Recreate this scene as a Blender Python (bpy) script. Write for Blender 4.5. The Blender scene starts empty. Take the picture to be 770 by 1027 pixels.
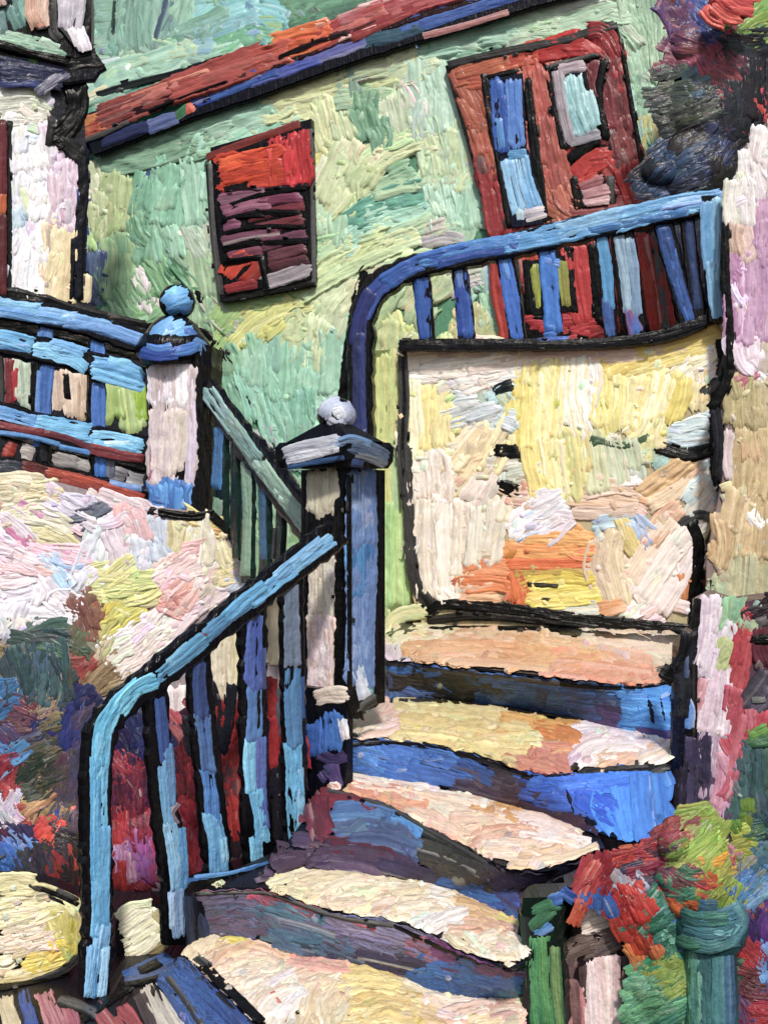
import bpy, bmesh, math, random
import numpy as np
rng = np.random.default_rng(11)
random.seed(5)

# ------------------------------------------------------------------ frame of reference
F, CX, CY = 1100.0, 385.0, 513.5
EYE = 1.46
scene = bpy.context.scene
COL = scene.collection

def lin(h):
    h = h.strip('#')
    c = np.array([int(h[i:i+2], 16) / 255 for i in (0, 2, 4)])
    l = np.where(c <= .04045, c / 12.92, ((c + .055) / 1.055) ** 2.4)
    l = l * (l.mean() / .62) ** .16
    return np.clip(l, .003, .86)

class Surf:
    """a surface seen by the eye: inverse depth as a function of the direction"""
    def inv(self, px, py): raise NotImplementedError
    def P(self, px, py):
        px = np.asarray(px, float); py = np.asarray(py, float)
        Y = 1.0 / self.inv(px, py)
        return np.stack([(px - CX) / F * Y, Y, (CY - py) / F * Y + EYE], -1)
    def N(self, px, py):
        e = .6
        a = self.P(px + e, py) - self.P(px - e, py)
        b = self.P(px, py + e) - self.P(px, py - e)
        n = np.cross(b, a)
        n /= np.linalg.norm(n, axis=-1, keepdims=True) + 1e-12
        s = np.sign(np.sum(n * self.P(px, py).__sub__(np.array([0, 0, EYE])), -1, keepdims=True))
        return -n * np.where(s == 0, 1, s)

class Plane(Surf):
    def __init__(s, A, B=0., C=0.): s.A, s.B, s.C = A, B, C
    def inv(s, px, py):
        return np.maximum(s.A + s.B * (np.asarray(px, float) - CX) / F + s.C * (CY - np.asarray(py, float)) / F, 1e-3)
    def off(s, d):
        n = math.sqrt(s.A**2 + s.B**2 + s.C**2); k = 1 / (1 - n * d)
        return Plane(s.A * k, s.B * k, s.C * k)
    def front(s):
        v = np.array([s.B, s.A, s.C]); return -v / np.linalg.norm(v)

def vplane(x1, Y1, x2, Y2):
    d1, d2 = (x1 - CX) / F, (x2 - CX) / F
    B = (1 / Y2 - 1 / Y1) / (d2 - d1)
    return Plane(1 / Y1 - B * d1, B)
def hplane(h): return Plane(0., 0., 1. / h)
def tilted(x, y, Y, b, c):
    d, e = (x - CX) / F, (CY - y) / F
    return Plane(1 / Y - b * d - c * e, b, c)

class Ball(Surf):
    def __init__(s, cx, cy, Y, rx, ry, rd=None):
        k = Y / F; s.c = np.array([(cx - CX) * k, Y, (CY - cy) * k]); s.r = np.array([rx * k, rx * k if rd is None else rd, ry * k])
    def inv(s, px, py):
        px, py = np.broadcast_arrays(np.asarray(px, float), np.asarray(py, float))
        d = np.stack([(px - CX) / F, np.ones_like(px), (CY - py) / F], -1) / s.r; c = s.c / s.r
        A = (d * d).sum(-1); B = (d * c).sum(-1); D = np.maximum(B * B - A * ((c * c).sum() - 1), 0)
        s.hit = B * B - A * ((c * c).sum() - 1) > 0
        return A / (B - np.sqrt(D))
class Lumps(Surf):
    """front of a bushy mass: the nearest of several rounded lumps"""
    def __init__(s, blobs): s.b = [Ball(*q) for q in blobs]
    def inv(s, px, py):
        r = None
        for b in s.b:
            v = b.inv(px, py); v = np.where(b.hit, v, 1 / b.c[1]); r = v if r is None else np.maximum(r, v)
        return r
class Cyl(Surf):
    def __init__(s, cx, r, Y): k = Y / F; s.c = np.array([(cx - CX) * k, Y]); s.r = r * k
    def inv(s, px, py):
        px, py = np.broadcast_arrays(np.asarray(px, float), np.asarray(py, float)); dx = (px - CX) / F
        A = dx * dx + 1; B = dx * s.c[0] + s.c[1]; D = np.maximum(B * B - A * ((s.c ** 2).sum() - s.r ** 2), 0)
        return A / (B - np.sqrt(D))

class Within(Surf):
    """the same surface, paint kept between an upper and a lower edge line"""
    def __init__(s, surf, up, dn, a=-1.5, b=1.5):
        f = lambda e: np.array(sorted(map(tuple, np.asarray(e, float))))
        s.s, s.u, s.d, s.a, s.b = surf, f(up), f(dn), a, b
    def cl(s, px, py):
        px, py = np.broadcast_arrays(np.asarray(px, float), np.asarray(py, float))
        w = .8 * np.sin(px * .21) + .7 * np.sin(px * .47 + 1)
        return px, np.clip(py, np.interp(px, s.u[:, 0], s.u[:, 1]) + s.a + w, np.maximum(np.interp(px, s.d[:, 0], s.d[:, 1]) + s.b + w, np.interp(px, s.u[:, 0], s.u[:, 1]) + 2))
    def P(s, px, py): return s.s.P(*s.cl(px, py))
    def N(s, px, py):
        x, y = s.cl(px, py); return s.s.N(x, y)
class Loft(Surf):
    """riser: the sheet between an upper and a lower edge line (each a resampled row of directions)"""
    def __init__(s, top, zt, bot, zb):
        s.t, s.b = np.array(top, float), np.array(bot, float); s.n = len(s.t)
        s.it = (CY - s.t[:, 1]) / F / zt; s.ib = (CY - s.b[:, 1]) / F / zb
        S, T = np.meshgrid(np.linspace(0, s.n - 1, 50), np.linspace(0, 1, 8)); s.gs, s.gt = S.ravel(), T.ravel(); s.gp = s.at(s.gs, s.gt)[0]
    def at(s, S, T):
        Sc = np.clip(S, 0, s.n - 1.001); i = Sc.astype(int); f = (S - i)[..., None]
        a = s.t[i] * (1 - f) + s.t[i + 1] * f; b = s.b[i] * (1 - f) + s.b[i + 1] * f; f = f[..., 0]
        ia = s.it[i] * (1 - f) + s.it[i + 1] * f; ib = s.ib[i] * (1 - f) + s.ib[i + 1] * f
        return a + (b - a) * T[..., None], ia + (ib - ia) * T
    def inv(s, px, py):
        px, py = np.broadcast_arrays(np.asarray(px, float), np.asarray(py, float)); sh = px.shape
        q = np.stack([px.ravel(), py.ravel()], 1)
        k = np.argmin(((q[:, None] - s.gp[None]) ** 2).sum(-1), 1); S, T = s.gs[k].copy(), s.gt[k].copy()
        for _ in range(3):
            p, _i = s.at(S, T); ds = s.at(S + .05, T)[0] - p; dt = s.at(S, T + .02)[0] - p; ds /= .05; dt /= .02
            r = q - p; D = ds[:, 0] * dt[:, 1] - ds[:, 1] * dt[:, 0]; D = np.where(np.abs(D) < 1e-3, 1e-3, D)
            S = np.clip(S + np.clip((r[:, 0] * dt[:, 1] - r[:, 1] * dt[:, 0]) / D, -2, 2), -1.5, s.n + .5); T = np.clip(T + np.clip((ds[:, 0] * r[:, 1] - ds[:, 1] * r[:, 0]) / D, -.3, .3), -.3, 1.3)
        return np.maximum(s.at(S, T)[1], .05).reshape(sh)

# ------------------------------------------------------------------ paint: thick bristle strokes as real relief
RELIEF = 1.0
class MB:
    def __init__(s): s.v, s.f, s.c, s.u, s.sm, s.n, s.order = [], [], [], [], [], 0, 0.
    def add(s, v, f, c, u=None, smooth=False):
        v = np.asarray(v, float).reshape(-1, 3); n = len(v)
        c = np.asarray(c, float)
        if c.ndim == 1: c = np.tile(c, (n, 1))
        if u is None: u = v[:, [0, 2]] * 160
        s.v.append(v); s.c.append(c); s.u.append(np.asarray(u, float))
        s.f += [tuple(int(i) + s.n for i in q) for q in f]; s.sm += [smooth] * len(f); s.n += n
    def build(s, name, mat, parent=None):
        me = bpy.data.meshes.new(name)
        V = np.concatenate(s.v); org = np.zeros(3)
        if parent is None: org = np.array([*((V.min(0) + V.max(0)) / 2)[:2], V[:, 2].min()])
        V = V - org; me.from_pydata(V.tolist(), [], s.f)
        C = np.concatenate(s.c); U = np.concatenate(s.u)
        at = me.attributes.new('Col', 'FLOAT_COLOR', 'POINT')
        at.data.foreach_set('color', np.concatenate([C, np.ones((len(C), 1))], 1).astype(np.float32).ravel())
        au = me.attributes.new('suv', 'FLOAT2', 'POINT')
        au.data.foreach_set('vector', U.astype(np.float32).ravel())
        me.polygons.foreach_set('use_smooth', s.sm)
        me.materials.append(mat); me.update()
        o = bpy.data.objects.new(name, me); COL.objects.link(o); o.location = org.tolist()
        if parent is not None:
            o.parent = parent
            o.matrix_parent_inverse = world_of(parent).inverted()
        return o
    # ---- one stroke of the loaded brush
    def stroke(s, surf, pts, w, c1, c2=None, amp=1.0, base=0., lift=0.):
        pts = np.array(pts, float).reshape(-1, 2); w = w * (1.28 if w < 15 else 1.42)
        if len(pts) > 2:
            P = np.vstack([2 * pts[0] - pts[1], pts, 2 * pts[-1] - pts[-2]]); out = []
            for i in range(1, len(P) - 2):
                t = np.linspace(0, 1, 9)[:-1, None]
                p0, p1, p2, p3 = P[i - 1], P[i], P[i + 1], P[i + 2]
                out.append(.5 * (2 * p1 + (p2 - p0) * t + (2 * p0 - 5 * p1 + 4 * p2 - p3) * t**2 + (3 * p1 - p0 - 3 * p2 + p3) * t**3))
            pts = np.vstack(out + [pts[-1:]])
        seg = np.linalg.norm(np.diff(pts, axis=0), axis=1); S = np.concatenate([[0], np.cumsum(seg)]); L = S[-1]
        if L < 1: return
        nl = int(np.clip(L / 3.4, 3, 70)) + 1; na = int(np.clip(w / 1.35, 4, 40)) + 1
        rag = min(.22 * w, 5.0, .22 * L)
        t = np.linspace(-1, 1, na); u = np.linspace(0, 1, nl)
        def jag(n): return np.convolve(rng.normal(0, 1, n + 4), np.ones(5) / 3.2, 'valid') * .8 + rng.normal(0, .22, n)
        e0 = (jag(na) - .2) * rag * .8; e1 = (jag(na) + .2) * rag * .8
        k0 = (1 - t**2) * .12 * w
        e0 = e0 - k0 * .7; e1 = e1 + k0 * .7
        arc = (e0[None] * (1 - u[:, None]) + (L + e1[None]) * u[:, None])          # nl x na
        def at(a):
            x = np.interp(a, S, pts[:, 0]); y = np.interp(a, S, pts[:, 1])
            d0 = (pts[1] - pts[0]) / max(seg[0], 1e-6); d1 = (pts[-1] - pts[-2]) / max(seg[-1], 1e-6)
            lo = np.minimum(a, 0); hi = np.maximum(a - L, 0)
            return x + d0[0] * lo + d1[0] * hi, y + d0[1] * lo + d1[1] * hi
        X, Y = at(arc); c = u * L
        xa, ya = at(c + 1.5); xb, yb = at(c - 1.5)
        tx, ty = xa - xb, ya - yb; q = np.hypot(tx, ty) + 1e-9; nx, ny = -ty / q, tx / q
        wob = 1 + .07 * np.sin(u * rng.uniform(3, 9) + rng.uniform(0, 6)) + rng.normal(0, .025, nl)
        hw = w / 2 * wob
        tj = t[None] + np.zeros((nl, 1))
        tj[:, 0] -= rng.uniform(-.05, .05, nl); tj[:, -1] += rng.uniform(-.05, .05, nl)
        X = X + nx[:, None] * hw[:, None] * tj; Y = Y + ny[:, None] * hw[:, None] * tj
        # relief
        def rr():
            a = np.convolve(rng.normal(0, 1, na + 2), [.3, .6, .3], 'valid'); b = np.convolve(rng.normal(0, 1, na + 6), np.ones(7) / 2.6, 'valid')
            a = np.sign(a) * np.abs(a) ** 1.15
            return .48 * a + .30 * b + .55 * rng.normal(0, 1, na)
        gl = rng.normal(0, 1, (max(2, int(L / 9)) + 1, max(2, int(w / 8)) + 1))
        gi, gj = np.linspace(0, gl.shape[0] - 1.001, nl), np.linspace(0, gl.shape[1] - 1.001, na)
        i0, j0 = gi.astype(int), gj.astype(int); fi, fj = (gi - i0)[:, None], (gj - j0)[None]
        fi, fj = fi * fi * (3 - 2 * fi), fj * fj * (3 - 2 * fj)
        lump = (gl[i0][:, j0] * (1 - fi) + gl[i0 + 1][:, j0] * fi) * (1 - fj) + (gl[i0][:, j0 + 1] * (1 - fi) + gl[i0 + 1][:, j0 + 1] * fi) * fj
        r1, r2 = rr(), rr(); m = np.clip(u + .25 * np.sin(u * 5 + rng.uniform(0, 6)), 0, 1)[:, None]
        rid = r1[None] * (1 - m) + (.55 * r1 + .6 * r2)[None] * m
        sc = np.clip(w / 20, .52, 1.05) * amp
        if w < 15: base = base + .7
        if c1.max() < .02: base = base + .8
        tl = rng.normal(0, .55, 2)
        gl2 = np.clip(.75 + .55 * np.roll(lump[::-1], 3, 1), .12, 1.5) * rng.uniform(.45, 1.2)
        h = 1.0 + .95 * rid * gl2 + .6 * lump + tl[0] * t[None] + tl[1] * (2 * u[:, None] - 1) + .16 * rng.normal(0, 1, (nl, na))
        side = rng.uniform(.2, 1.5, 2)
        h += (np.where(t < 0, side[0], side[1]) * np.exp(-((.93 - np.abs(t)) / .15) ** 2))[None] * (.7 + .5 * np.sin(u * 7 + rng.uniform(0, 6)))[:, None]
        lip = rng.uniform(.1, 1.5); h += lip * np.exp(-((1 - u) * L / 4) ** 2)[:, None] * (1 + .4 * r2)[None] + .3 * np.exp(-(u * L / 5) ** 2)[:, None]
        h = np.maximum(h, -.25) * sc * RELIEF
        if na > 6: h[:, 1] *= .75; h[:, -2] *= .75
        edge = np.zeros((nl, na), bool); edge[0] = edge[-1] = True; edge[:, 0] = edge[:, -1] = True
        h[edge] = -.45
        h += base + s.order + lift
        P = surf.P(X, Y); N = surf.N(X, Y)
        scale = np.median(P[..., 1]) / F
        P = P + N * (h * scale)[..., None]
        # colour: streaks of half mixed paint
        c1 = np.asarray(c1); 
        if c2 is None:
            g = rng.uniform(-.10, .14); c2 = c1 * (1 + rng.normal(0, .10, 3) + g) if g < .03 else c1 + (.8 - c1) * min(.16, g)
        st = np.clip(.5 + .5 * np.convolve(rng.normal(0, 1.1, na + 2), np.ones(3) / 1.8, 'valid'), 0, 1)
        st2 = np.clip(.5 + .5 * np.convolve(rng.normal(0, 1.1, na + 2), np.ones(3) / 1.8, 'valid'), 0, 1)
        k = (st[None] * (1 - m) + st2[None] * m)[..., None]
        C = c1 * (1 - k) + np.asarray(c2) * k
        C = C * (1 + rng.normal(0, .07, (1, na, 1)) + rng.normal(0, .03, (nl, na, 1)))
        if rng.random() < .5 and c1.max() > .03:
            wk = np.clip(np.convolve(rng.normal(-.9, 1, na + 2), np.ones(3) / 2, 'valid'), 0, 1)[None, :, None] * rng.uniform(.1, .45)
            C = C + (np.array([.80, .78, .74]) - C) * wk
        C = np.clip(C, .003, .88)
        uv = np.stack([tj * w / 2 + rng.uniform(0, 500), arc + rng.uniform(0, 500)], -1)
        i = np.arange((nl - 1) * (na - 1)); r, cc = i // (na - 1), i % (na - 1); a = r * na + cc
        f = np.stack([a, a + 1, a + na + 1, a + na], 1)
        s.add(P.reshape(-1, 3), f.tolist(), C.reshape(-1, 3), uv.reshape(-1, 2), True)
        s.order = min(s.order + .008, 2.0)
        if c1.max() < .02 and w > 4 and L > 14:
            for _ in range(int(L / 40)):
                a = rng.uniform(0, L); x, y = at(np.array([a])); j = int(a / L * (nl - 1)); sd = rng.choice([-1, 1]) * rng.uniform(.75, 1.0) * w * .5 * 1.25
                x, y = x[0] + nx[j] * sd, y[0] + ny[j] * sd; tl = rng.uniform(1, 4.5)
                s.stroke(surf, [[x - tx[j] / q[j] * tl, y - ty[j] / q[j] * tl], [x + tx[j] / q[j] * tl, y + ty[j] / q[j] * tl]], rng.uniform(1.2, 2.6), c1, None, .8, base)
    def paint(s, surf, text, amp=1.0, poly=None, fill=0, fw=15, fl=34, crumbs=0, base=0., mute=0., gain=1.):
        st = parse(text)
        if gain != 1: st = [(p, w, c1 * gain if c1.max() > .02 else c1, None if c2 is None else c2 * gain) for p, w, c1, c2 in st]
        if mute: st = [(p, w, muted(c1, mute), None if c2 is None else muted(c2, mute)) for p, w, c1, c2 in st]
        if poly is not None and (fill or crumbs):
            pp = np.array(poly, float); lo, hi = pp.min(0), pp.max(0); area = poly_area(pp)
            lo = np.maximum(lo, -120); hi = np.minimum(hi, [880, 1052])
            ctl = []
            for p, w, c1, c2 in st:
                if c1.max() < .02: continue
                p = np.array(p).reshape(-1, 2)
                for a, b in zip(p[:-1], p[1:]):
                    for k in (.15, .5, .85): ctl.append((*(a + (b - a) * k), math.atan2(*(b - a)[::-1]), w, c1, c2))
            cx = np.array([k[0] for k in ctl]); cy = np.array([k[1] for k in ctl])
            def near(x, y): return ctl[int(np.argmin((cx - x)**2 + (cy - y)**2))]
            def scatter(n):
                got = 0
                for _ in range(n * 12):
                    if got >= n: return
                    x, y = rng.uniform(lo, hi)
                    if inside(pp, x, y): got += 1; yield x, y
            n = int(min(area, (hi - lo).prod()) / (fw * fl) * fill)
            for x, y in scatter(n):
                k = near(x, y); a = k[2] + rng.normal(0, .22); l = rng.uniform(.6, 1.25) * fl; d = np.array([math.cos(a), math.sin(a)])
                while l > 5 and not (inside(pp, *(np.array([x, y]) - d * l / 2)) and inside(pp, *(np.array([x, y]) + d * l / 2))): l *= .7
                j = np.clip(k[4] * (1 + rng.normal(0, .09, 3)) * (1 + rng.normal(0, .12)), .003, .86)
                s.stroke(surf, [np.array([x, y]) - d * l / 2, [x + rng.normal(0, 2), y + rng.normal(0, 2)], np.array([x, y]) + d * l / 2], fw * rng.uniform(.7, 1.25), j, k[5], amp, base)
        for p, w, c1, c2 in st: s.stroke(surf, p, w, c1, c2, amp, base)
        if poly is not None and crumbs:
            for x, y in scatter(int(crumbs * .45)):
                k = near(x, y); a = k[2] + rng.normal(0, .8); l = rng.uniform(3, 12); d = np.array([math.cos(a), math.sin(a)]) * l / 2
                g = rng.uniform(-.25, .3); c = k[4] * (1 + g) if g < 0 else k[4] + (.75 - k[4]) * g * .8
                s.stroke(surf, [[x - d[0], y - d[1]], [x + d[0], y + d[1]]], rng.uniform(3, 7.5), c * (1 + rng.normal(0, .08, 3)), None, amp * 1.15, base + .3)
        return s
    # ---- solids
    def slab(s, surf, poly, thick, c):
        """upright or level slab: its outline on a plane, thickened behind it"""
        p = np.array(poly, float)
        a = surf.P(p[:, 0], p[:, 1]); n = surf.front(); b = a - n * thick; k = len(p)
        q = np.sum(p[:, 0] * np.roll(p[:, 1], -1) - np.roll(p[:, 0], -1) * p[:, 1])
        fr = list(range(k)); bk = list(range(2 * k - 1, k - 1, -1))
        if q < 0: pass
        else: fr = fr[::-1]; bk = bk[::-1]
        fs = [fr, bk]
        for i in range(k):
            j = (i + 1) % k
            fs.append([i, j, j + k, i + k] if q > 0 else [j, i, i + k, j + k])
        s.add(np.vstack([a, b]), fs, lin(c) if isinstance(c, str) else c)
        return s
    def box3(s, lo, hi, c):
        x0, y0, z0 = lo; x1, y1, z1 = hi
        v = [(x, y, z) for z in (z0, z1) for y in (y0, y1) for x in (x0, x1)]
        s.add(v, [(0, 2, 3, 1), (4, 5, 7, 6), (0, 1, 5, 4), (1, 3, 7, 5), (3, 2, 6, 7), (2, 0, 4, 6)], lin(c)); return s
    def bar(s, surf, path, w, depth, c, w2=None, wob=.075):
        """solid rounded bar whose front lies on the plane"""
        pts = np.array(path, float).reshape(-1, 2); w2 = w if w2 is None else w2
        if len(pts) > 2:
            P = np.vstack([2 * pts[0] - pts[1], pts, 2 * pts[-1] - pts[-2]]); out = []
            for i in range(1, len(P) - 2):
                t = np.linspace(0, 1, 7)[:-1, None]; p0, p1, p2, p3 = P[i - 1], P[i], P[i + 1], P[i + 2]
                out.append(.5 * (2 * p1 + (p2 - p0) * t + (2 * p0 - 5 * p1 + 4 * p2 - p3) * t**2 + (3 * p1 - p0 - 3 * p2 + p3) * t**3))
            pts = np.vstack(out + [pts[-1:]])
        seg = np.linalg.norm(np.diff(pts, axis=0), axis=1); S = np.concatenate([[0], np.cumsum(seg)]); L = S[-1]
        n = int(max(4, L / 7)) + 1; a = np.linspace(0, L, n)
        x = np.interp(a, S, pts[:, 0]); y = np.interp(a, S, pts[:, 1])
        tx, ty = np.gradient(x), np.gradient(y); q = np.hypot(tx, ty) + 1e-9; nx, ny = -ty / q, tx / q
        hw = (w + (w2 - w) * a / L) / 2 * (1 + rng.normal(0, wob, n))
        sec = [(-.82, 0), (.82, 0), (1, .18), (1, .82), (.8, 1), (-.8, 1), (-1, .82), (-1, .18)]
        fn = surf.front(); V = []
        for t, d in sec: V.append(surf.P(x + nx * hw * t, y + ny * hw * t) - fn * d * depth)
        V = np.stack(V, 1).reshape(-1, 3); m = len(sec); fs = []
        for i in range(n - 1):
            for j in range(m):
                k = (j + 1) % m; fs.append([i * m + j, (i + 1) * m + j, (i + 1) * m + k, i * m + k])
        fs += [list(range(m)), list(range((n - 1) * m, n * m))[::-1]]
        s.add(V, fs, lin(c)); return s
    def ellipsoid(s, cen, r, c, seg=28, rings=16, z0=-1., jit=0.):
        v, fs = [], []
        for i in range(rings + 1):
            th = math.acos(max(-1, min(1, 1 - (1 - z0) * i / rings)))
            for j in range(seg):
                ph = 2 * math.pi * j / seg; k = 1 + jit * rng.normal()
                v.append((cen[0] + r[0] * math.sin(th) * math.cos(ph) * k, cen[1] + r[1] * math.sin(th) * math.sin(ph) * k, cen[2] + r[2] * math.cos(th) * k))
        for i in range(rings):
            for j in range(seg):
                k = (j + 1) % seg; fs.append([i * seg + j, (i + 1) * seg + j, (i + 1) * seg + k, i * seg + k])
        fs.append([rings * seg + j for j in range(seg)][::-1])
        s.add(v, fs, lin(c) if isinstance(c, str) else c, None, True); return s
    def prism(s, foot, z0, z1, c, z0s=None):
        k = len(foot); v = [(x, y, z0) for x, y in foot] + [(x, y, z1) for x, y in foot]
        fs = [list(range(k))[::-1], list(range(k, 2 * k))] + [[i, (i + 1) % k, (i + 1) % k + k, i + k] for i in range(k)]
        s.add(v, fs, lin(c)); return s

def muted(c, k): return c + (c @ np.array([.25, .62, .13]) - c) * k + (.55 - c) * k * .18
def poly_area(p): return abs(np.sum(p[:, 0] * np.roll(p[:, 1], -1) - np.roll(p[:, 0], -1) * p[:, 1])) / 2
def inside(p, x, y):
    xi, yi = p[:, 0], p[:, 1]; xj, yj = np.roll(xi, 1), np.roll(yi, 1)
    with np.errstate(divide='ignore', invalid='ignore'):
        c = ((yi > y) != (yj > y)) & (x < (xj - xi) * (y - yi) / (yj - yi) + xi)
    return bool(np.count_nonzero(c) & 1)
PAL = {'K': '090b13', 'N': '151d3c', 'G': '26282c'}
def parse(text):
    out = []
    for line in text.replace('\n', ';').split(';'):
        line = line.strip()
        if not line: continue
        a, w, c = line.split(',')
        cs = [muted(lin(PAL.get(k, k)), .12) if k not in 'KN' else lin(PAL[k]) for k in c.split()]
        out.append(([float(k) for k in a.split()], float(w), cs[0], cs[1] if len(cs) > 1 else None))
    return out

from mathutils import Matrix, Vector
def world_of(o): return Matrix.Translation(o.location) if o.parent is None else Matrix.Identity(4)
def tag(o, label, cat, group=None, kind=None):
    if label: o['label'] = label
    if cat: o['category'] = cat
    if group: o['group'] = group
    o['kind'] = kind or 'thing'
    return o
def thing(name, label, cat, loc, group=None):
    o = bpy.data.objects.new(name, None); o.empty_display_size = .2; COL.objects.link(o)
    o.location = [float(k) for k in loc]; return tag(o, label, cat, group)

# ------------------------------------------------------------------ materials
def oil(name, rough=.36, bump=.6, spec=.5, fine=1.0):
    m = bpy.data.materials.new(name); m.use_nodes = True; nt = m.node_tree; N, Lk = nt.nodes, nt.links
    b = N['Principled BSDF']
    a = N.new('ShaderNodeAttribute'); a.attribute_name = 'Col'
    uv = N.new('ShaderNodeAttribute'); uv.attribute_name = 'suv'
    mp = N.new('ShaderNodeMapping'); mp.inputs['Scale'].default_value = (.40 * fine, .045 * fine, 1)
    n1 = N.new('ShaderNodeTexNoise'); n1.inputs['Scale'].default_value = 1.0; n1.inputs['Detail'].default_value = 4
    mp2 = N.new('ShaderNodeMapping'); mp2.inputs['Scale'].default_value = (.16, .13, 1)
    n2 = N.new('ShaderNodeTexNoise'); n2.inputs['Scale'].default_value = 1.0; n2.inputs['Detail'].default_value = 5
    Lk.new(uv.outputs['Vector'], mp.inputs['Vector']); Lk.new(mp.outputs['Vector'], n1.inputs['Vector'])
    Lk.new(uv.outputs['Vector'], mp2.inputs['Vector']); Lk.new(mp2.outputs['Vector'], n2.inputs['Vector'])
    ad = N.new('ShaderNodeMath'); ad.operation = 'MULTIPLY_ADD'; ad.inputs[1].default_value = .7
    Lk.new(n2.outputs['Fac'], ad.inputs[0]); Lk.new(n1.outputs['Fac'], ad.inputs[2])
    bp = N.new('ShaderNodeBump'); bp.inputs['Strength'].default_value = bump; bp.inputs['Distance'].default_value = .02
    Lk.new(ad.outputs[0], bp.inputs['Height']); Lk.new(bp.outputs['Normal'], b.inputs['Normal'])
    mr = N.new('ShaderNodeMapRange'); mr.inputs['From Min'].default_value = .3; mr.inputs['From Max'].default_value = .7
    mr.inputs['To Min'].default_value = rough - .12; mr.inputs['To Max'].default_value = rough + .12
    Lk.new(n2.outputs['Fac'], mr.inputs['Value']); Lk.new(mr.outputs['Result'], b.inputs['Roughness'])
    hv = N.new('ShaderNodeHueSaturation')
    mv = N.new('ShaderNodeMapRange'); mv.inputs['From Min'].default_value = .35; mv.inputs['From Max'].default_value = .65
    mv.inputs['To Min'].default_value = .93; mv.inputs['To Max'].default_value = 1.07
    Lk.new(n1.outputs['Fac'], mv.inputs['Value']); Lk.new(mv.outputs['Result'], hv.inputs['Value'])
    Lk.new(a.outputs['Color'], hv.inputs['Color']); Lk.new(hv.outputs['Color'], b.inputs['Base Color'])
    b.inputs['Specular IOR Level'].default_value = spec * .42
    return m
M_WALL = oil('painted_plaster', .30, .45, .42)
M_WOOD = oil('painted_wood', .27, .45, .45)
M_IRON = oil('painted_iron', .25, .45, .45)
M_STONE = oil('painted_stone', .32, .45, .42)
M_LEAF = oil('painted_leaves', .27, .45, .45)

GROUND = -1.46     # below the eye
def zrel(y, Y): return (CY - y) / F * Y
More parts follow.
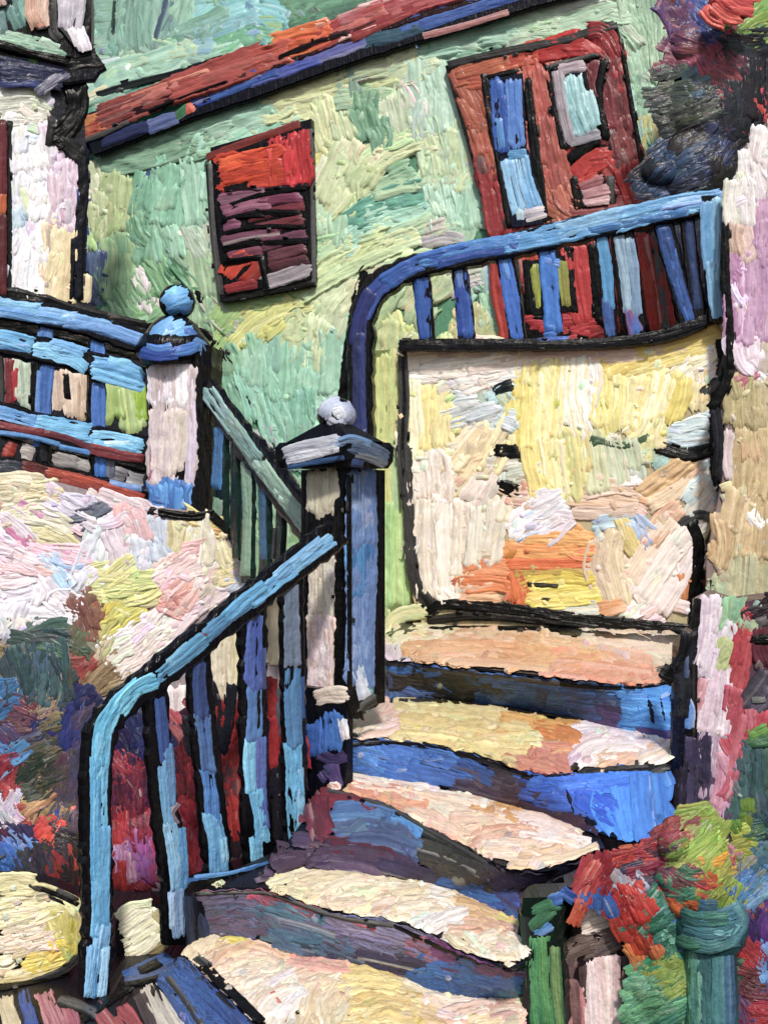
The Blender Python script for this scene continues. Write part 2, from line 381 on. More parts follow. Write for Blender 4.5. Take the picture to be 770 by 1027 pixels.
# ================================================================== GREEN HOUSE
fac = vplane(100, 9.0, 650, 7.7)
house = thing('green_house', 'green plastered house with red double door and red shuttered window above the stairs', 'house', (0., 8.4, 0.))
wall_poly = [(70, 150), (200, 108), (450, 42), (620, 2), (700, -20), (800, -45), (800, 700), (60, 700)]
mb = MB().slab(fac, wall_poly, .35, '5f8f74')
fill_poly = [(80, 150), (200, 108), (450, 42), (620, 2), (700, -10), (720, 100), (650, 200), (500, 240), (520, 350), (400, 350), (410, 610), (240, 610), (200, 420), (150, 340), (86, 300)]
mb.paint(fac, '''
100 165 150 158 195 140,20,7fae8e 6a9c7c
140 140 200 118 262 100,20,7cb596 8fc4a8
92 178 98 196,14,d9dcb8 b9c49a
118 178 112 235,24,b8c98c 9db870
100 195 99 240,16,a6bd78 c7d2a0
148 172 140 205,16,5fa884 7fbf9c
172 165 166 225,26,86c8a8 6fb898
192 158 198 225,17,7fbf9f a5d6bd
146 215 142 260,20,5aa07c 82bc98
165 230 172 262,22,7cc09e 98cfb2
190 228 206 258,15,c9cfc0 9cc4a8
120 240 118 300,26,7db07c a3c688
100 250 96 292,12,3c5b94 6f8cb0
148 262 165 292,26,5ea46c 84bb84
120 288 142 318 170 300,28,6fae76 90c294
172 268 196 296,18,4f9d6c 3f8a5e
140 274 152 306,13,ddd0d8 b8c4b0
200 255 208 300,22,8fb98e a9c69c
212 300 240 330,22,b8b4a4 8fb48c
195 300 204 335,20,7fae84 98bd94
218 330 245 300 290 298,22,86b964 a8c878
232 345 260 318 312 300,20,c9cf6a d8d98e
270 318 292 300 318 296,18,d2d07a b9c466
262 340 280 318 300 306,14,d9d46c bcc45c
318 300 296 330 290 360,17,c6d49c a8c890
340 286 322 318 316 372,19,bcd49c d2deb0
300 295 350 262 400 240,22,c4d694 aed0a0
330 275 375 252 420 236,15,d0da9c b4d2a8
258 340 250 385,20,7fc0a4 a4d2b8
246 352 262 420,22,6fc0a8 98d4bc
232 372 244 430,16,8ac8a4 6fb490
285 345 282 400,26,8fceb0 78bd9c
310 350 306 400,24,86c8a8 a4d6ba
335 330 334 395,20,9cd0b4 84c0a0
268 395 282 440,24,7ac4ac 93cfb4
300 395 296 440,24,86c9b0 6ab496
330 390 326 425,18,90cbb0 a8d8c0
225 440 260 520,26,7cae84 5c9c74
236 470 250 560,24,8fbf86 6fa878
262 470 285 540,26,86b890 a0c69a
262 435 276 462,12,b8b4c4 9cb8ac
215 480 222 540,20,3f6aa0 5f8c94
280 540 262 590,24,7fae7c 8fbf86
375 330 378 420,20,b9c27c c9cc8a
400 285 372 318,18,b8c888 9fc08c
388 320 384 400,20,c6c982 a8be7c
382 420 385 500,22,c9cb86 b0c07a
372 430 372 520,14,a8c07c 9fb876
396 500 398 610,24,93b77c a8c68a
384 520 388 610,18,a4bd80 86ac70
272 92 310 82 350 68,22,cbd094 bcc584
275 112 315 102 348 90,22,d2d498 c2cc8c
200 122 240 110 274 100,22,7fb8a2 94c8b4
205 138 245 124 280 112,17,88c0a6 a4d2ba
362 60 388 54 414 46,20,b8c594 c8d0a4
360 78 385 72 412 64,18,bcc898 a4b88c
350 70 352 98,20,8fae9c 7fa890
362 84 372 78,10,98a4c4 8898b8
395 78 420 68,20,a9bf98 c2d0a4
335 102 362 98,16,8fb890 a4c49c
420 62 424 130,24,9fc8b0 b4d4bc
442 62 452 130,26,b4d4bc 9cc8b2
430 95 436 132,16,a8ccb8 98c0aa
432 135 440 180,24,bccf9c a8caa8
456 130 464 185,20,acd0ac c4d69c
320 112 330 150,24,c4ce94 d4d7a0
340 112 348 140,18,b0c898 c8d29c
362 105 372 138,20,7db48c 64a47c
392 98 398 130,24,c9d3b4 b4c8a4
408 92 410 112,12,dcc9c4 c4ccb8
318 150 324 160,14,d8cf6c c8cc80
350 150 330 205,26,b6cb94 ccd6a4
335 160 318 196,18,c2d09c e2e4cc
362 185 378 158 420 138,22,c8d298 b4ca90
372 172 392 152 424 142,16,d2d8a4 bccf98
392 180 412 170,20,86b88e 74ac84
372 195 398 186 418 184,16,a8c89c 8fbc90
352 224 385 202 428 192,19,5ab098 4ea08a
352 238 392 222 436 208,14,8accb4 a4d8c0
318 205 318 238,24,9cccac b4d4b0
338 215 334 245,18,a8d0ac 90c4a0
440 185 448 232,24,9ccfb4 b4dcc4
466 185 472 228,20,a4d2b8 8cc4a4
390 240 424 226 448 212,16,a0d2b0 c0d8a4
425 234 446 226,15,c8b8b4 b4b0a4
350 262 372 238 385 228,14,c4d890 d4de9c
315 255 350 240,16,b8d49c a0caa0
400 8 450 -6,14,6fa890 7fb49c
420 50 470 40 520 28,20,7db49a 98c8b0
510 28 560 20 615 4,22,9cc4a4 b4d0b0
520 12 570 4 620 -8,14,d0d4cc a4bcac
462 52 500 42,12,8cc0a4 6aa488
638 -10 646 45 652 88,30,8fb898 a8cba8
662 -10 664 40 666 85,22,9cc4a0 b4d0a8
622 20 640 85,14,a4ccb0 8fbc9c
670 72 700 66 712 36,24,a4c8a0 8cb88c
680 82 705 78 716 60,11,b8d4ac 88b088
646 85 650 125 655 150,20,a0cfae 86bf9c
634 100 640 140,11,9fc8d0 b4d8cc
664 98 690 92,16,a8ccb0 c0d4b4
672 105 668 148,16,c4c07c b0b470
645 118 652 158,10,d8c060 c2c878
658 130 662 160,8,4fb890 7cc8a0
''', poly=fill_poly, fill=1.5, fw=17, fl=34, crumbs=420, mute=.12)
mb.paint(fac, '''
84 160 85 210 82 260 80 300,10,K 1c2a54
90 200 88 240,6,2a3f86 3f5aa4
86 150 110 138 150 126,9,28336c 3a4a8c
148 132 175 122,11,4c5c94 6a7cae
136 200 148 178 170 166,6,33467c 5a6ea4
140 330 200 335 215 350,10,K
205 300 180 288,8,K
205 340 232 372,14,K
236 375 275 450 300 490,5,1c3434 K
352 440 368 300 385 272,22,K
690 215 696 270 700 330,18,K N
676 240 684 320,14,K 101c34
''')
mb.build('wall', M_WALL, house)

# roof: leans back from the eave
ev = fac.off(.09)
def eave_y(x): return 138 - (x - 70) * .268 if x < 260 else 87 - (x - 260) * .222
e1 = .25; e0 = (CY - (138 - .25 * (CX - 70))) / F
roofpl = Plane(ev.A + .06 * e0 - .0012, ev.B + .06 * e1, -.06)
mb = MB().slab(roofpl, [(84, 128), (84, -60), (640, -190), (640, -28), (455, 20), (260, 72)], .12, '5f9484')
rp = [(92, 110), (92, -14), (470, -14), (440, 6), (260, 50), (110, 104)]
mb.paint(roofpl, '''
112 2 94 4,12,6a9c8c 86b4a0
112 14 94 17,12,5c8c80 7cae9c
112 28 95 32,13,74a690 5f9484
114 44 96 48,14,6fa08e 86b09c
128 -8 122 30 120 58,18,6f9f8c 5a8c7c
146 -10 142 25 144 52,18,78ab96 609482
160 -8 160 20 156 46,12,5f9484 86b4a2
172 -5 166 20 160 40,10,2f4a6c 6aa090
185 -6 178 16 172 34,20,6ea690 86b89c
170 45 200 30 230 16,18,6fa894 5a947e
205 -6 230 -8,16,5fa48c 7cb498
200 22 222 8 250 2,18,66b4b4 7cc0c4
196 36 232 24 262 16,15,5fa8b4 86bcc4
225 42 262 26,14,5fb0b8 77a8c8
262 12 288 20,22,58a8b0 6cbcc0
255 30 282 30,18,66b0a8 8fb870
120 64 160 54 200 46,15,7fae98 a8c498
190 50 215 46,14,6a9cc0 7cb0b0
205 48 232 42 250 36,14,4f9c70 5aa884
290 10 320 4 350 -4,14,3f7a5c 5a9a74
290 24 330 14 372 4,12,4a8c68 356a52
345 6 380 -4,14,4f8468 77a078
75 96 115 74 150 66 180 56,18,80b69e 9cc8b0
72 108 110 92 140 78,12,86b8a0 6fa48c
150 72 190 58 240 46,12,74ae98 98c0a8
64 110 88 100 110 90,9,d8d2a8 c4bc90
110 70 150 64 175 54,4,cdd4cc a4c4b4
380 2 420 -6 450 -12,12,b04a44 c86858
''', poly=rp, fill=1.4, fw=14, fl=30, crumbs=120, mute=.15)
mb.paint(roofpl, '''
90 -20 91 60,8,K
98 97 140 84 180 74 230 58,5,K 1c2c28
116 0 114 38,3,24483c K
300 34 350 18 380 6,5,142420 3a1c1c
''')
mb.build('roof', M_WALL, house)
eo = ev.off(.02)
mb = MB().bar(eo, [(60, 138), (150, 102), (262, 64), (400, 17), (520, -19), (600, -46)], 20, .04, '30141a', None, .1)
mb.paint(eo, '''
70 140 84 130 100 124,17,a84038 c05a40
82 130 104 122,15,c07840 b86848
100 120 140 104 175 90,20,a04c44 8a3c38
110 110 150 98 180 84,8,b85a54 c87a70
170 92 220 74 262 58,22,a2443e b25048
200 82 250 64 275 56,9,b86058 8c3430
255 62 290 50,18,b24438 c05848
276 44 300 36 330 30,15,d0562c e07840
286 52 318 42 332 34,12,c2482c d86a3c
318 40 352 24 385 10,17,b03c40 c47068
340 22 372 10 400 0,11,c8888c a83840
352 36 400 14 430 2,10,8c2830 b04a48
392 12 430 -2 460 -10,16,c07070 a84048
300 48 350 32 380 22,6,3a1418 6c2024
84 142 110 132 130 122,4,K
150 112 190 96 230 82,3,K
280 58 320 42 350 34,4,K 3a1418
360 8 400 -4,5,e0b8b4 c88c88
130 98 170 84 210 70,4,d89078 c06858
300 30 330 20,5,e8a080
340 40 380 26,4,e0b0a8
210 90 250 74,5,6c2024 401418
''', amp=.9)
mb.build('eave_board', M_WOOD, house)
go = ev.off(.012)
mb = MB().bar(go, [(92, 150), (190, 112), (262, 88), (345, 58), (420, 34), (520, 4), (600, -18)], 15, .06, '0c1020', None, .06)
mb.paint(go, '''
104 142 130 132 150 126,9,28336c 1c2450
150 128 165 122 178 118,11,4c5c94 6a78a8
176 118 188 108,7,2f6a48 3f8058
192 104 225 90 262 74,12,2c4c9c 2038a0
212 98 250 82 280 72,8,3c6ab8 2a4690
250 82 290 68 322 58,12,3848a0 5a68b4
255 72 300 60,6,2a3c98
305 62 350 46 368 40,12,3a4a94 6a6cb0
362 42 395 34 420 26,13,2a4a64 3a6478
400 26 440 12 500 -4,14,3450a0 4a6cb8
420 26 470 10 520 -6,9,4a6ab0 3458a4
425 36 465 26 510 12,5,c4c8c4 b07070
188 106 192 112,8,d05030
''', amp=.8)
mb.build('gutter', M_WOOD, house)

# window with shutter
wp = fac.off(.09)
win = MB().slab(wp, [(211, 148), (312, 119), (316, 286), (221, 303)], .12, '14101a').paint(wp, '''
208 158 250 142 300 124,6,7a2a26 a04038
210 165 214 230 222 295,5,K
312 130 314 285,5,K
224 300 314 283,6,K
''').build('window', M_WOOD, house)
sp = wp.off(.03)
mb = MB().slab(sp, [(217, 160), (308, 130), (312, 280), (226, 296)], .03, '120d14')
mb.paint(sp, '''
290 140 294 186,30,c42428 a81c24
222 176 250 172 284 166,30,c83c20 b83420
222 168 245 160 280 154,14,d84420 e8602c
222 180 250 174 278 168,12,e04a1c c83818
248 160 276 150,9,c02c1c d84424
280 146 280 190,18,c8302c d84840
296 136 298 188,18,c41c28 d83038
270 160 272 188,9,c83820 b02820
305 130 308 180,8,a81820 c02430
222 200 250 196 268 190,10,7c4a64 8f5a74
224 214 250 206 270 204,11,8c4e6c a06880
246 208 275 200 300 198,9,8a4064 6a2c48
226 226 240 224,10,8a5070 74405c
250 218 304 206,8,6c2430 8a3040
256 232 304 220,10,742c38 602434
224 242 250 236 280 232,8,7c4a64 6a3c54
262 246 306 236,10,5c2c40 74405c
230 258 262 250,9,6c2838 804458
270 258 308 248,9,5a303c 703c48
226 276 238 262 252 256,14,c03828 d84c30
244 284 258 270 258 258,11,b03020 8c2418
228 290 256 284,8,7c2028 a03034
264 284 290 276 308 268,13,8c848c a49ca4
272 268 308 260,8,46202c 602c38
''', amp=.9)
mb.paint(sp, '''
232 207 262 196 306 188,5,K
222 222 260 214 300 214,5,K
238 218 266 216,4,K
224 250 262 244 308 242,5,K
228 234 258 228 306 228,4,K
224 264 264 258,5,K
262 258 268 290,5,K
226 190 262 190 310 186,4,K 3a1018
''')
mb.build('shutter', M_WOOD, win)

# double door, down to the terrace
dp = fac.off(.08)
door = MB().slab(dp, [(446, 66), (618, 22), (628, 60), (655, 235), (668, 352), (515, 352), (478, 180)], .12, '14090c')
door.paint(dp, '''
450 66 500 54 560 42 616 26,7,K
456 72 474 108 480 130,13,ae5c42 984836
466 100 482 140 492 175,14,a04838 b8684c
488 160 496 205 502 238,18,8c2026 a43034
478 150 486 175,8,6c1a20
460 78 490 68 512 60,16,b86444 a04834
508 62 528 55 542 50,16,c04c30 b23c2c
538 54 560 48 586 40,18,bf2a28 a82426
590 36 604 36 618 62,18,a42428 7c2028
582 44 600 56,12,c43430
538 68 546 100 552 125,17,b2524a c46a58
550 120 558 160 566 195,18,b85e50 a04a44
556 190 572 214 580 214,22,b86a54 a85448
604 62 612 95 618 130,22,6a2a30 8c3c44
618 70 624 95,8,b02c2c
622 120 632 160,20,7c2c32 944a4c
612 130 626 168,10,5c3038 8c5c5c
628 165 640 205,22,b22426 981c22
574 178 592 160 610 156,13,b02a2a c23a34
612 160 624 180,10,a82024
572 216 610 212 650 204,11,8a3a42 a04a4c
500 250 505 300 512 340,16,c04430 a02c2c
578 250 584 290 590 322,24,b2282e c43a3c
604 250 612 300 620 330,20,8c2028 a8282e
650 240 658 290 664 326,20,b4282a c83a30
530 322 580 320 640 318,13,b02c38 c43c44
535 308 575 312,10,8c1c2c a42836
600 316 632 314,14,b83040 a0243a
''', amp=.95, poly=[(456, 74), (612, 32), (622, 62), (648, 232), (660, 345), (522, 345), (486, 180)], fill=1.1, fw=13, fl=30)
door.paint(dp, '''
486 76 492 120 500 160 512 228,6,K
528 80 534 130 546 225,8,K
550 66 556 110 566 150,7,K
606 60 600 100 608 140,7,K
600 140 570 160,8,K
575 178 580 210,7,K
622 40 634 110 650 200,4,K
612 178 614 205,6,K
486 80 520 72,5,K
514 248 518 290 524 342,8,K
570 248 572 280 576 316,7,K
594 246 598 280 602 326,9,K
616 238 622 280 628 332,8,K
634 244 640 290 646 330,6,K
656 234 662 280 668 330,6,K
644 246 652 290 658 330,10,c83428 b02828
626 250 630 290 634 326,7,b82c2c
528 262 532 316,6,K
606 250 612 312,8,d8d0cc b0a8b0
646 252 652 300,9,d44c28 c03828
534 318 560 318,5,K
552 68 600 56,5,K
''')
door = door.build('door', M_WOOD, house)
gp = dp.off(.03)
MB().slab(gp, [(491, 80), (524, 73), (528, 150), (499, 158)], .03, '0d1430').paint(gp, '''
498 80 500 112 504 150,12,3a6cc4 2f58b0
514 80 516 115 518 148,14,4074c8 5a8ad4
506 96 510 140,8,2f5cb4
500 118 504 150,6,5a90d0
''').build('glass_pane', M_IRON, door)
MB().slab(gp, [(500, 154), (530, 150), (545, 224), (514, 228)], .03, '0d1430').paint(gp, '''
508 160 514 190 520 212,12,7cb2dc 98c4e4
522 156 528 185 536 210,13,6aa6d8 8cbce0
510 156 528 154,8,4f90c8
528 216 544 212,11,ccc4c8 b4b0c0
520 208 522 220,6,a8c4dc
''').build('glass_pane', M_IRON, door)
MB().slab(gp, [(555, 68), (586, 62), (600, 140), (570, 147)], .03, '14101c').paint(gp, '''
559 70 564 110 572 142,9,a8a0a8 988c98
562 70 584 66,9,b4a4ac 9c8c98
572 78 578 110 586 132,18,9cc8cc 84b8c0
566 80 574 115,9,8cbcc4 a8d0d4
588 92 596 126,11,98c4cc b0d4d8
572 142 600 134,9,a09ca4 888898
''').build('glass_pane', M_IRON, door)
MB().slab(gp, [(580, 184), (606, 176), (612, 202), (584, 208)], .03, '1c1014').paint(gp, '''
583 188 604 180,8,b07078 9c5c64
584 196 608 190,9,c4949c b07c84
586 204 610 200,7,d8b4b8 c49ca0
''').build('door_panel', M_WOOD, door)
MB().slab(gp, [(528, 262), (566, 256), (572, 312), (534, 316)], .03, '12140c').paint(gp, '''
538 266 544 308,12,98a23e 7c8834
552 262 558 308,14,a8ac4c 88943c
564 262 568 306,7,8c9840
''').build('door_panel', M_WOOD, door)

# ================================================================== WHITE HOUSE
wh = vplane(0, 7.2, 100, 7.4)
white = thing('white_house', 'white plastered house at the left edge with dark eave and teal upper window box', 'house', (-2.4, 7.3, 0.))
mb = MB().slab(wh, [(-120, 80), (84, 84), (88, 200), (82, 300), (150, 340), (150, 700), (-120, 700)], .5, '2a2c34')
mb.paint(wh, '''
0 94 24 92 46 96,17,dcdcd8 c8ccc0
0 110 25 108 46 112,18,cfd2c4 b8bcb0
10 122 46 120,12,c4c4b4 d8d8d0
16 128 18 150 20 172,17,e8e8ee d4d4e0
33 128 36 150 40 170,18,e4e4ec f0f0f2
46 132 50 160,14,dcd8e0 c8c4cc
54 160 54 200 56 225,15,d8c4d0 c4a8bc
68 162 70 200 68 230,17,dcd0dc c8b4c8
40 172 40 205 38 222,16,dcdae2 e8e6ec
20 174 20 210,17,e2e2ea d0d0dc
16 208 18 230,14,a8c4d8 c0d4e0
32 208 38 220,14,e4dcb8 dcd4c4
18 228 18 262 16 305,18,e2e4ee d0d2e0
35 222 36 262 34 305,18,dcdce8 eceaf0
53 218 54 260 52 305,17,e4d8b8 d8c8a0
69 228 69 262 66 305,15,e0d0a8 d0bc90
48 225 48 300,6,c0b0a0
88 276 86 302,8,c8b890 d8c8a4
6 200 4 216,9,d06830 e07c3c
''', poly=[(8, 90), (50, 90), (60, 150), (76, 165), (76, 300), (8, 300), (8, 305), (-118, 305), (-118, 300), (6, 298), (6, 118), (-118, 116), (-118, 92)], fill=1.6, fw=13, fl=34, crumbs=60)
mb.paint(wh, '''
20 362 22 400,12,a4b4a4 bcc8b4
28 362 30 408,14,b4c4b0 98ac9c
8 362 8 405,10,6a1c24 8c2830
14 370 15 400,7,a82434 c03040
58 372 60 410,12,d0bcac b8a090
72 374 76 418,16,cfb8a4 dcc8b8
86 378 86 420,14,c4ac94 b89c88
110 388 114 420,18,a8bc6c 8cac5c
128 390 134 430,18,9cb87c b8cc84
140 388 142 420,10,88b028 a0c040
24 450 34 452,18,b8b0ac a49c98
6 450 14 454,14,8c2c24 b04030
55 456 80 462,15,8c8888 b4acac
70 462 92 468,10,a8a4a0 888888
112 474 125 478,14,6c6c74 8c8890
130 480 142 484,12,a8a8ac 707078
10 325 20 330,8,7a3024
''')
mb.paint(wh, '''
76 88 78 110 66 130 52 140,16,K
52 118 50 145,7,K
62 140 84 158,14,K
82 150 84 190 80 240 79 300,8,K N
78 190 80 230,4,2c4080 4058a0
74 240 72 300,4,K
10 122 8 180 9 240 8 300,6,K
0 298 40 306 80 318 145 332,16,K
0 320 60 328 150 350,18,K
30 358 60 366,8,K
0 350 2 410,6,K
36 360 36 410,8,K
92 372 92 425,8,K
66 376 68 400,5,K
0 430 60 445 150 465,14,K
0 470 30 475 150 500,12,K
100 460 104 500,10,K
''')
mb.build('wall', M_WALL, white)
mb = MB().slab(wh.off(.05), [(-60, 118), (6, 120), (6, 298), (-60, 300)], .06, '1a0c12').paint(wh.off(.05), '''
1 124 2 150 2 195,9,5c1820 7c2430
2 195 1 215,8,c06030 a84424
2 215 1 260 2 296,9,6c2028 541820
''').build('window', M_WOOD, white)
we = wh.off(.05)
mb = MB().bar(we, [(-60, 52), (0, 62), (50, 70), (82, 68), (100, 58)], 30, .04, '10131f')
mb.paint(we, '''
-4 72 25 74 60 80,15,1c2446 2c3664
0 62 40 66 66 70,10,28305c 1a1f3c
2 82 30 82 40 84,9,2c3870 384888
6 60 14 62,7,2c6848 1c5038
30 60 40 63,7,3a6a30 2c5030
38 92 52 82 68 72,9,585c74 7c7c94
44 94 60 80,4,888498
60 62 84 58 98 56,16,K
''')
mb.build('eave', M_WOOD, white)
bp = wh.off(.08)
box = MB().slab(bp, [(-80, -60), (92, -60), (92, 54), (76, 58), (40, 46), (-80, 40)], .07, '0c0f16')
box.paint(bp, '''
8 -6 16 18 22 30,12,6c9c94 4f7c78
22 -6 24 22,7,7cb0a4 5c8c84
0 10 4 32,8,6f9c90
-4 34 22 40 44 46 66 54,12,7fa894 98bca4
0 40 30 48 62 56,8,5f8a78 86ac98
40 40 58 48,7,a4c4b0
''')
box.paint(bp, '''
-4 43 30 53 70 62,6,K
29 -6 30 24,3,2a4040
52 -6 53 30 60 40,9,K
87 -6 88 30 86 52,6,K
''')
box = box.build('window_box', M_WOOD, white)
pp_ = bp.off(.03)
MB().slab(pp_, [(-8, -10), (12, -10), (6, 6), (-8, 8)], .02, '403838').paint(pp_, '-4 -6 2 4,8,c4a89c b09088').build('window_panel', M_WALL, box)
MB().slab(pp_, [(26, -14), (49, -14), (48, 28), (38, 30), (27, 14)], .02, '403838').paint(pp_, '''
32 -10 32 12 38 26,11,d0a890 c09884
43 -10 43 10 44 26,10,dcbcac c8a898
36 16 44 26,8,c89878
''').build('window_panel', M_WALL, box)
MB().slab(pp_, [(58, -14), (84, -14), (82, 30), (88, 52), (78, 50), (60, 28)], .02, '404048').paint(pp_, '''
65 -10 66 12 66 28,12,a8a4b0 bcb8c4
78 -10 77 12 74 30,13,c8c4d0 b4b0bc
78 28 82 40 86 50,11,e4e0ec cfcad8
70 28 78 44,6,d4d0d8
''').build('window_panel', M_WALL, box)
# ================================================================== TERRACE, CREAM WALL AND CURVED RAILING
tw = vplane(400, 6.75, 720, 6.3)
wallp = [(402, 346), (470, 343), (520, 342), (640, 340), (722, 318), (728, 340), (724, 400), (722, 470), (716, 520), (700, 560), (690, 665), (560, 660), (432, 650), (414, 600), (404, 470)]
mb = MB().slab(tw, wallp, .4, 'b4a888')
mb.paint(tw, '''
408 356 450 352 520 350,15,e6dccc d8c8a8
440 356 520 360 560 354,14,e0d0c0 d8bca8
520 352 580 352 640 350,14,dcc0b0 d0b0a4
560 358 640 356 690 348,12,e0c8b8 d4b8a8
420 372 470 368 510 362,16,eee8dc d8ccc4
470 378 515 372 548 366,16,e4d4c8 d8d0cc
606 372 650 352 722 332,18,e4d078 d4bc5c
620 378 670 362 720 346,12,e8dc98 d8c468
690 368 712 356 724 340,14,f0ecdc e4dcb0
698 384 716 372,16,f0ece4 dcd4d8
412 378 414 420 416 455,16,e8dfa4 f0ead4
428 388 428 420 430 450,15,e4d88c ded090
444 398 442 425 440 448,14,e6dc9c d8cc94
455 380 520 375,12,e4e0dc ccd0d0
462 392 480 385 500 380,14,d4d0cc e0d8cc
458 404 478 400,16,c0ccd0 d0d0d0
490 404 484 398 492 392,12,b0bfae a4b8a8
470 420 500 410,16,c4c8cc b8c4cc
420 455 422 500,20,dcd0c8 d4c8bc
440 456 444 505,18,d8ccc0 e4dcd4
450 470 470 445 486 425,18,e8dabc d8c49c
465 482 482 455 494 432,14,e4d4a8 c8b898
470 500 492 470,18,dcd0c4 ccbcb4
500 398 512 388,16,a8ccd8 bcdce0
505 420 520 425,16,c4ccd4 b4c4c8
508 475 530 470,14,b8c4b4 ccccc0
528 360 526 400 524 450,18,e4d888 d8c868
545 362 543 400 540 445,17,e6da8c eee8b8
560 362 556 400 552 440,16,e2d478 ece6c0
576 358 574 400 580 420,22,f2eee2 e4d8a0
592 356 596 385 590 410,14,f4f0e8 e0d8c8
606 372 604 400 600 425,17,e6dc94 ded080
625 374 626 400 622 425,17,e4d884 ece4b0
645 380 640 400 632 430,18,ece4b4 e0d084
665 378 660 400 650 432,18,e6d888 f0ead0
684 378 680 400 672 422,17,e2d47c d8c868
702 386 700 410,16,ecdfa8 d8cca0
534 440 538 470 545 500,20,e2d484 dcc874
552 438 556 470 560 505,19,e4d88c e8e0b4
570 430 576 460 580 500,18,dcd088 c8c888
592 432 596 462 600 492,18,ccd0a8 bcc8a0
612 438 618 465 622 490,16,d0d0bc b8c8a4
630 442 636 470,16,c4ccb0 a8c0a0
648 435 642 460,15,d8d4a0 c8c88c
592 440 625 447 650 438,6,5c7c54 3c5440
640 460 660 455,13,b0c4a8 8cb0a4
680 430 700 424 712 425,12,b8d0d8 d8e4e4
676 440 710 436,9,cfdce0 a8c4d0
660 472 670 462,14,a4c4bc 8cb4b0
585 495 612 488 638 492,14,d0b094 d8c4b8
610 482 640 480,12,e4dcdc d4ccd0
642 498 670 478 690 462,17,d8b488 ceac78
650 508 680 490 700 468,14,dcc0a0 e4d0b0
690 505 712 480,18,c8dce0 a8c4c8
704 470 712 470,14,b8ccd0
512 498 530 500,18,c8a890 d4bca8
532 510 552 500 560 496,18,d8d4dc c8c8d0
572 500 610 502 640 505,12,d4b8a4 c8a888
575 514 610 514 640 510,11,c4a890 d0bcb0
600 525 625 520 645 520,14,a0bcd4 b4ccd8
636 540 630 524,16,9cb8d8 b0c4e0
430 500 428 550 432 600,20,d8d0c4 cfc4b4
448 500 450 550 450 604,20,dcd4cc e4dcd0
466 504 466 540 462 590,18,d8cfc0 c8bcac
484 505 480 540 478 570,18,cfcdc0 dcd8cc
500 505 494 540 490 565,17,c8c4b4 d8d0c4
510 535 530 512 548 500,16,d8d4dc e4e0e4
516 540 545 520 565 505,12,c4c8d4 d0d4dc
540 530 560 518 575 520,14,d4ccd8 c8c0cc
512 540 550 540 590 542,12,dca868 d89850
508 552 550 555 592 552,12,d88444 e0a060
508 566 555 566 592 564,10,d47840 cc5c30
515 574 560 572 590 576,8,a89448 c8a848
528 584 560 578 594 580,13,d4c04c c8b440
530 600 560 598 600 594,16,d8c858 e0d47c
512 580 518 602,14,cc6034 d87840
465 572 490 568 510 570,14,d07a4c dc9468
464 588 490 585 512 588,14,c86c3c d88450
470 602 500 602,10,d8b088 cc9870
462 560 490 555,10,c8b8a8
600 545 596 570 610 600,18,d0bca4 c4b098
618 532 612 560 622 605,18,d8c8a8 ccb898
622 520 632 545 638 555,14,d8c480 c8b878
640 600 664 565 690 530,20,e4dcd4 d8ccc8
628 585 650 550 672 520,16,e0d0c0 dcc8b0
650 545 668 520 680 508,16,dcbca0 d0a88c
660 612 675 590 690 560,16,e8dcdc dcccc8
684 575 688 600,12,d08850 c87440
645 615 665 605 690 610,10,e4d8dc d8b8b0
600 612 625 606,14,d89868 dcb490
560 614 600 612,8,d8ccb8 a8b8b0
690 520 704 500 714 490,14,b8ccd0 dcc8b0
''', poly=wallp[:11] + [(640, 622), (560, 608), (432, 606), (414, 596), (404, 470)], fill=1.2, fw=15, fl=32, crumbs=330)
mb.paint(tw, '''
404 350 406 400 404 450 407 500,8,K
408 450 411 520 416 580 432 606,9,K
402 346 460 344 520 344,6,K
520 344 600 345 660 338 722 318,7,K
496 391 514 386,9,K 1c3438
498 452 524 453,11,K
500 486 522 495,12,K
658 448 690 456 716 450,11,K
690 458 700 456,5,1c3428 K
704 395 720 380 726 350,8,K
718 390 716 420 718 480,9,K 20222c
722 340 728 370 724 384,10,K
716 480 722 492 730 488,6,20222c K
716 520 700 516 682 526,7,K
692 524 700 545 698 575 694 640,9,K
700 560 696 600,10,K
530 586 560 588,4,K 4c4420
540 600 552 601,3,3c3818
428 612 450 606 520 612 580 620 640 626 692 632,9,K
386 634 400 618 428 612,12,d4d0a0 b8c08c
600 624 650 632 690 640,13,K
640 628 668 632,5,c8c4b8 504c48
430 622 480 618 560 624 600 630,7,K 2c2418
''')
wall = mb.build('terrace_wall', M_WALL)
tag(wall, 'cream and yellow plastered wall with orange patches carrying the curved blue railing', 'wall')

rp_ = tw.off(-.06)
MB().slab(rp_, [(364, 352), (410, 350), (410, 470), (420, 646), (364, 640)], .2, '7c8c5c').paint(rp_, '''
374 356 374 400 372 450,12,b8c47c c9cc8a
386 356 388 400 386 450,13,c6c982 a8c07c
396 352 396 400 397 450,10,c8c486 b0c07a
380 440 382 470 380 510,13,ccc878 b8b86c
392 440 394 470 394 510,12,c4c880 a0c090
402 400 402 440 404 480,7,8cb8b4 a8c090
384 505 384 550 384 606,16,98c07c a8cc88
396 500 398 550 402 606,16,a4c880 b8cc8c
376 470 374 560 372 620,9,88b070
378 600 386 618,12,a4b878 c0c494
''', gain=1.15).build('return_wall', M_WALL, wall)
ter = MB()
P = [tw.P(402, 345), tw.P(722, 345), fac.P(800, 345), fac.P(400, 345)]
v = [(p[0], p[1] + (.06 if i < 2 else -.05), EYE + 1.0) for i, p in enumerate(P)]
v[2] = (v[2][0] + 1.5, v[2][1], v[2][2]); v.insert(2, (v[1][0] + 2.2, v[1][1] - .2, v[1][2]))
k = len(v); v += [(a, b, 0) for a, b, c in v]
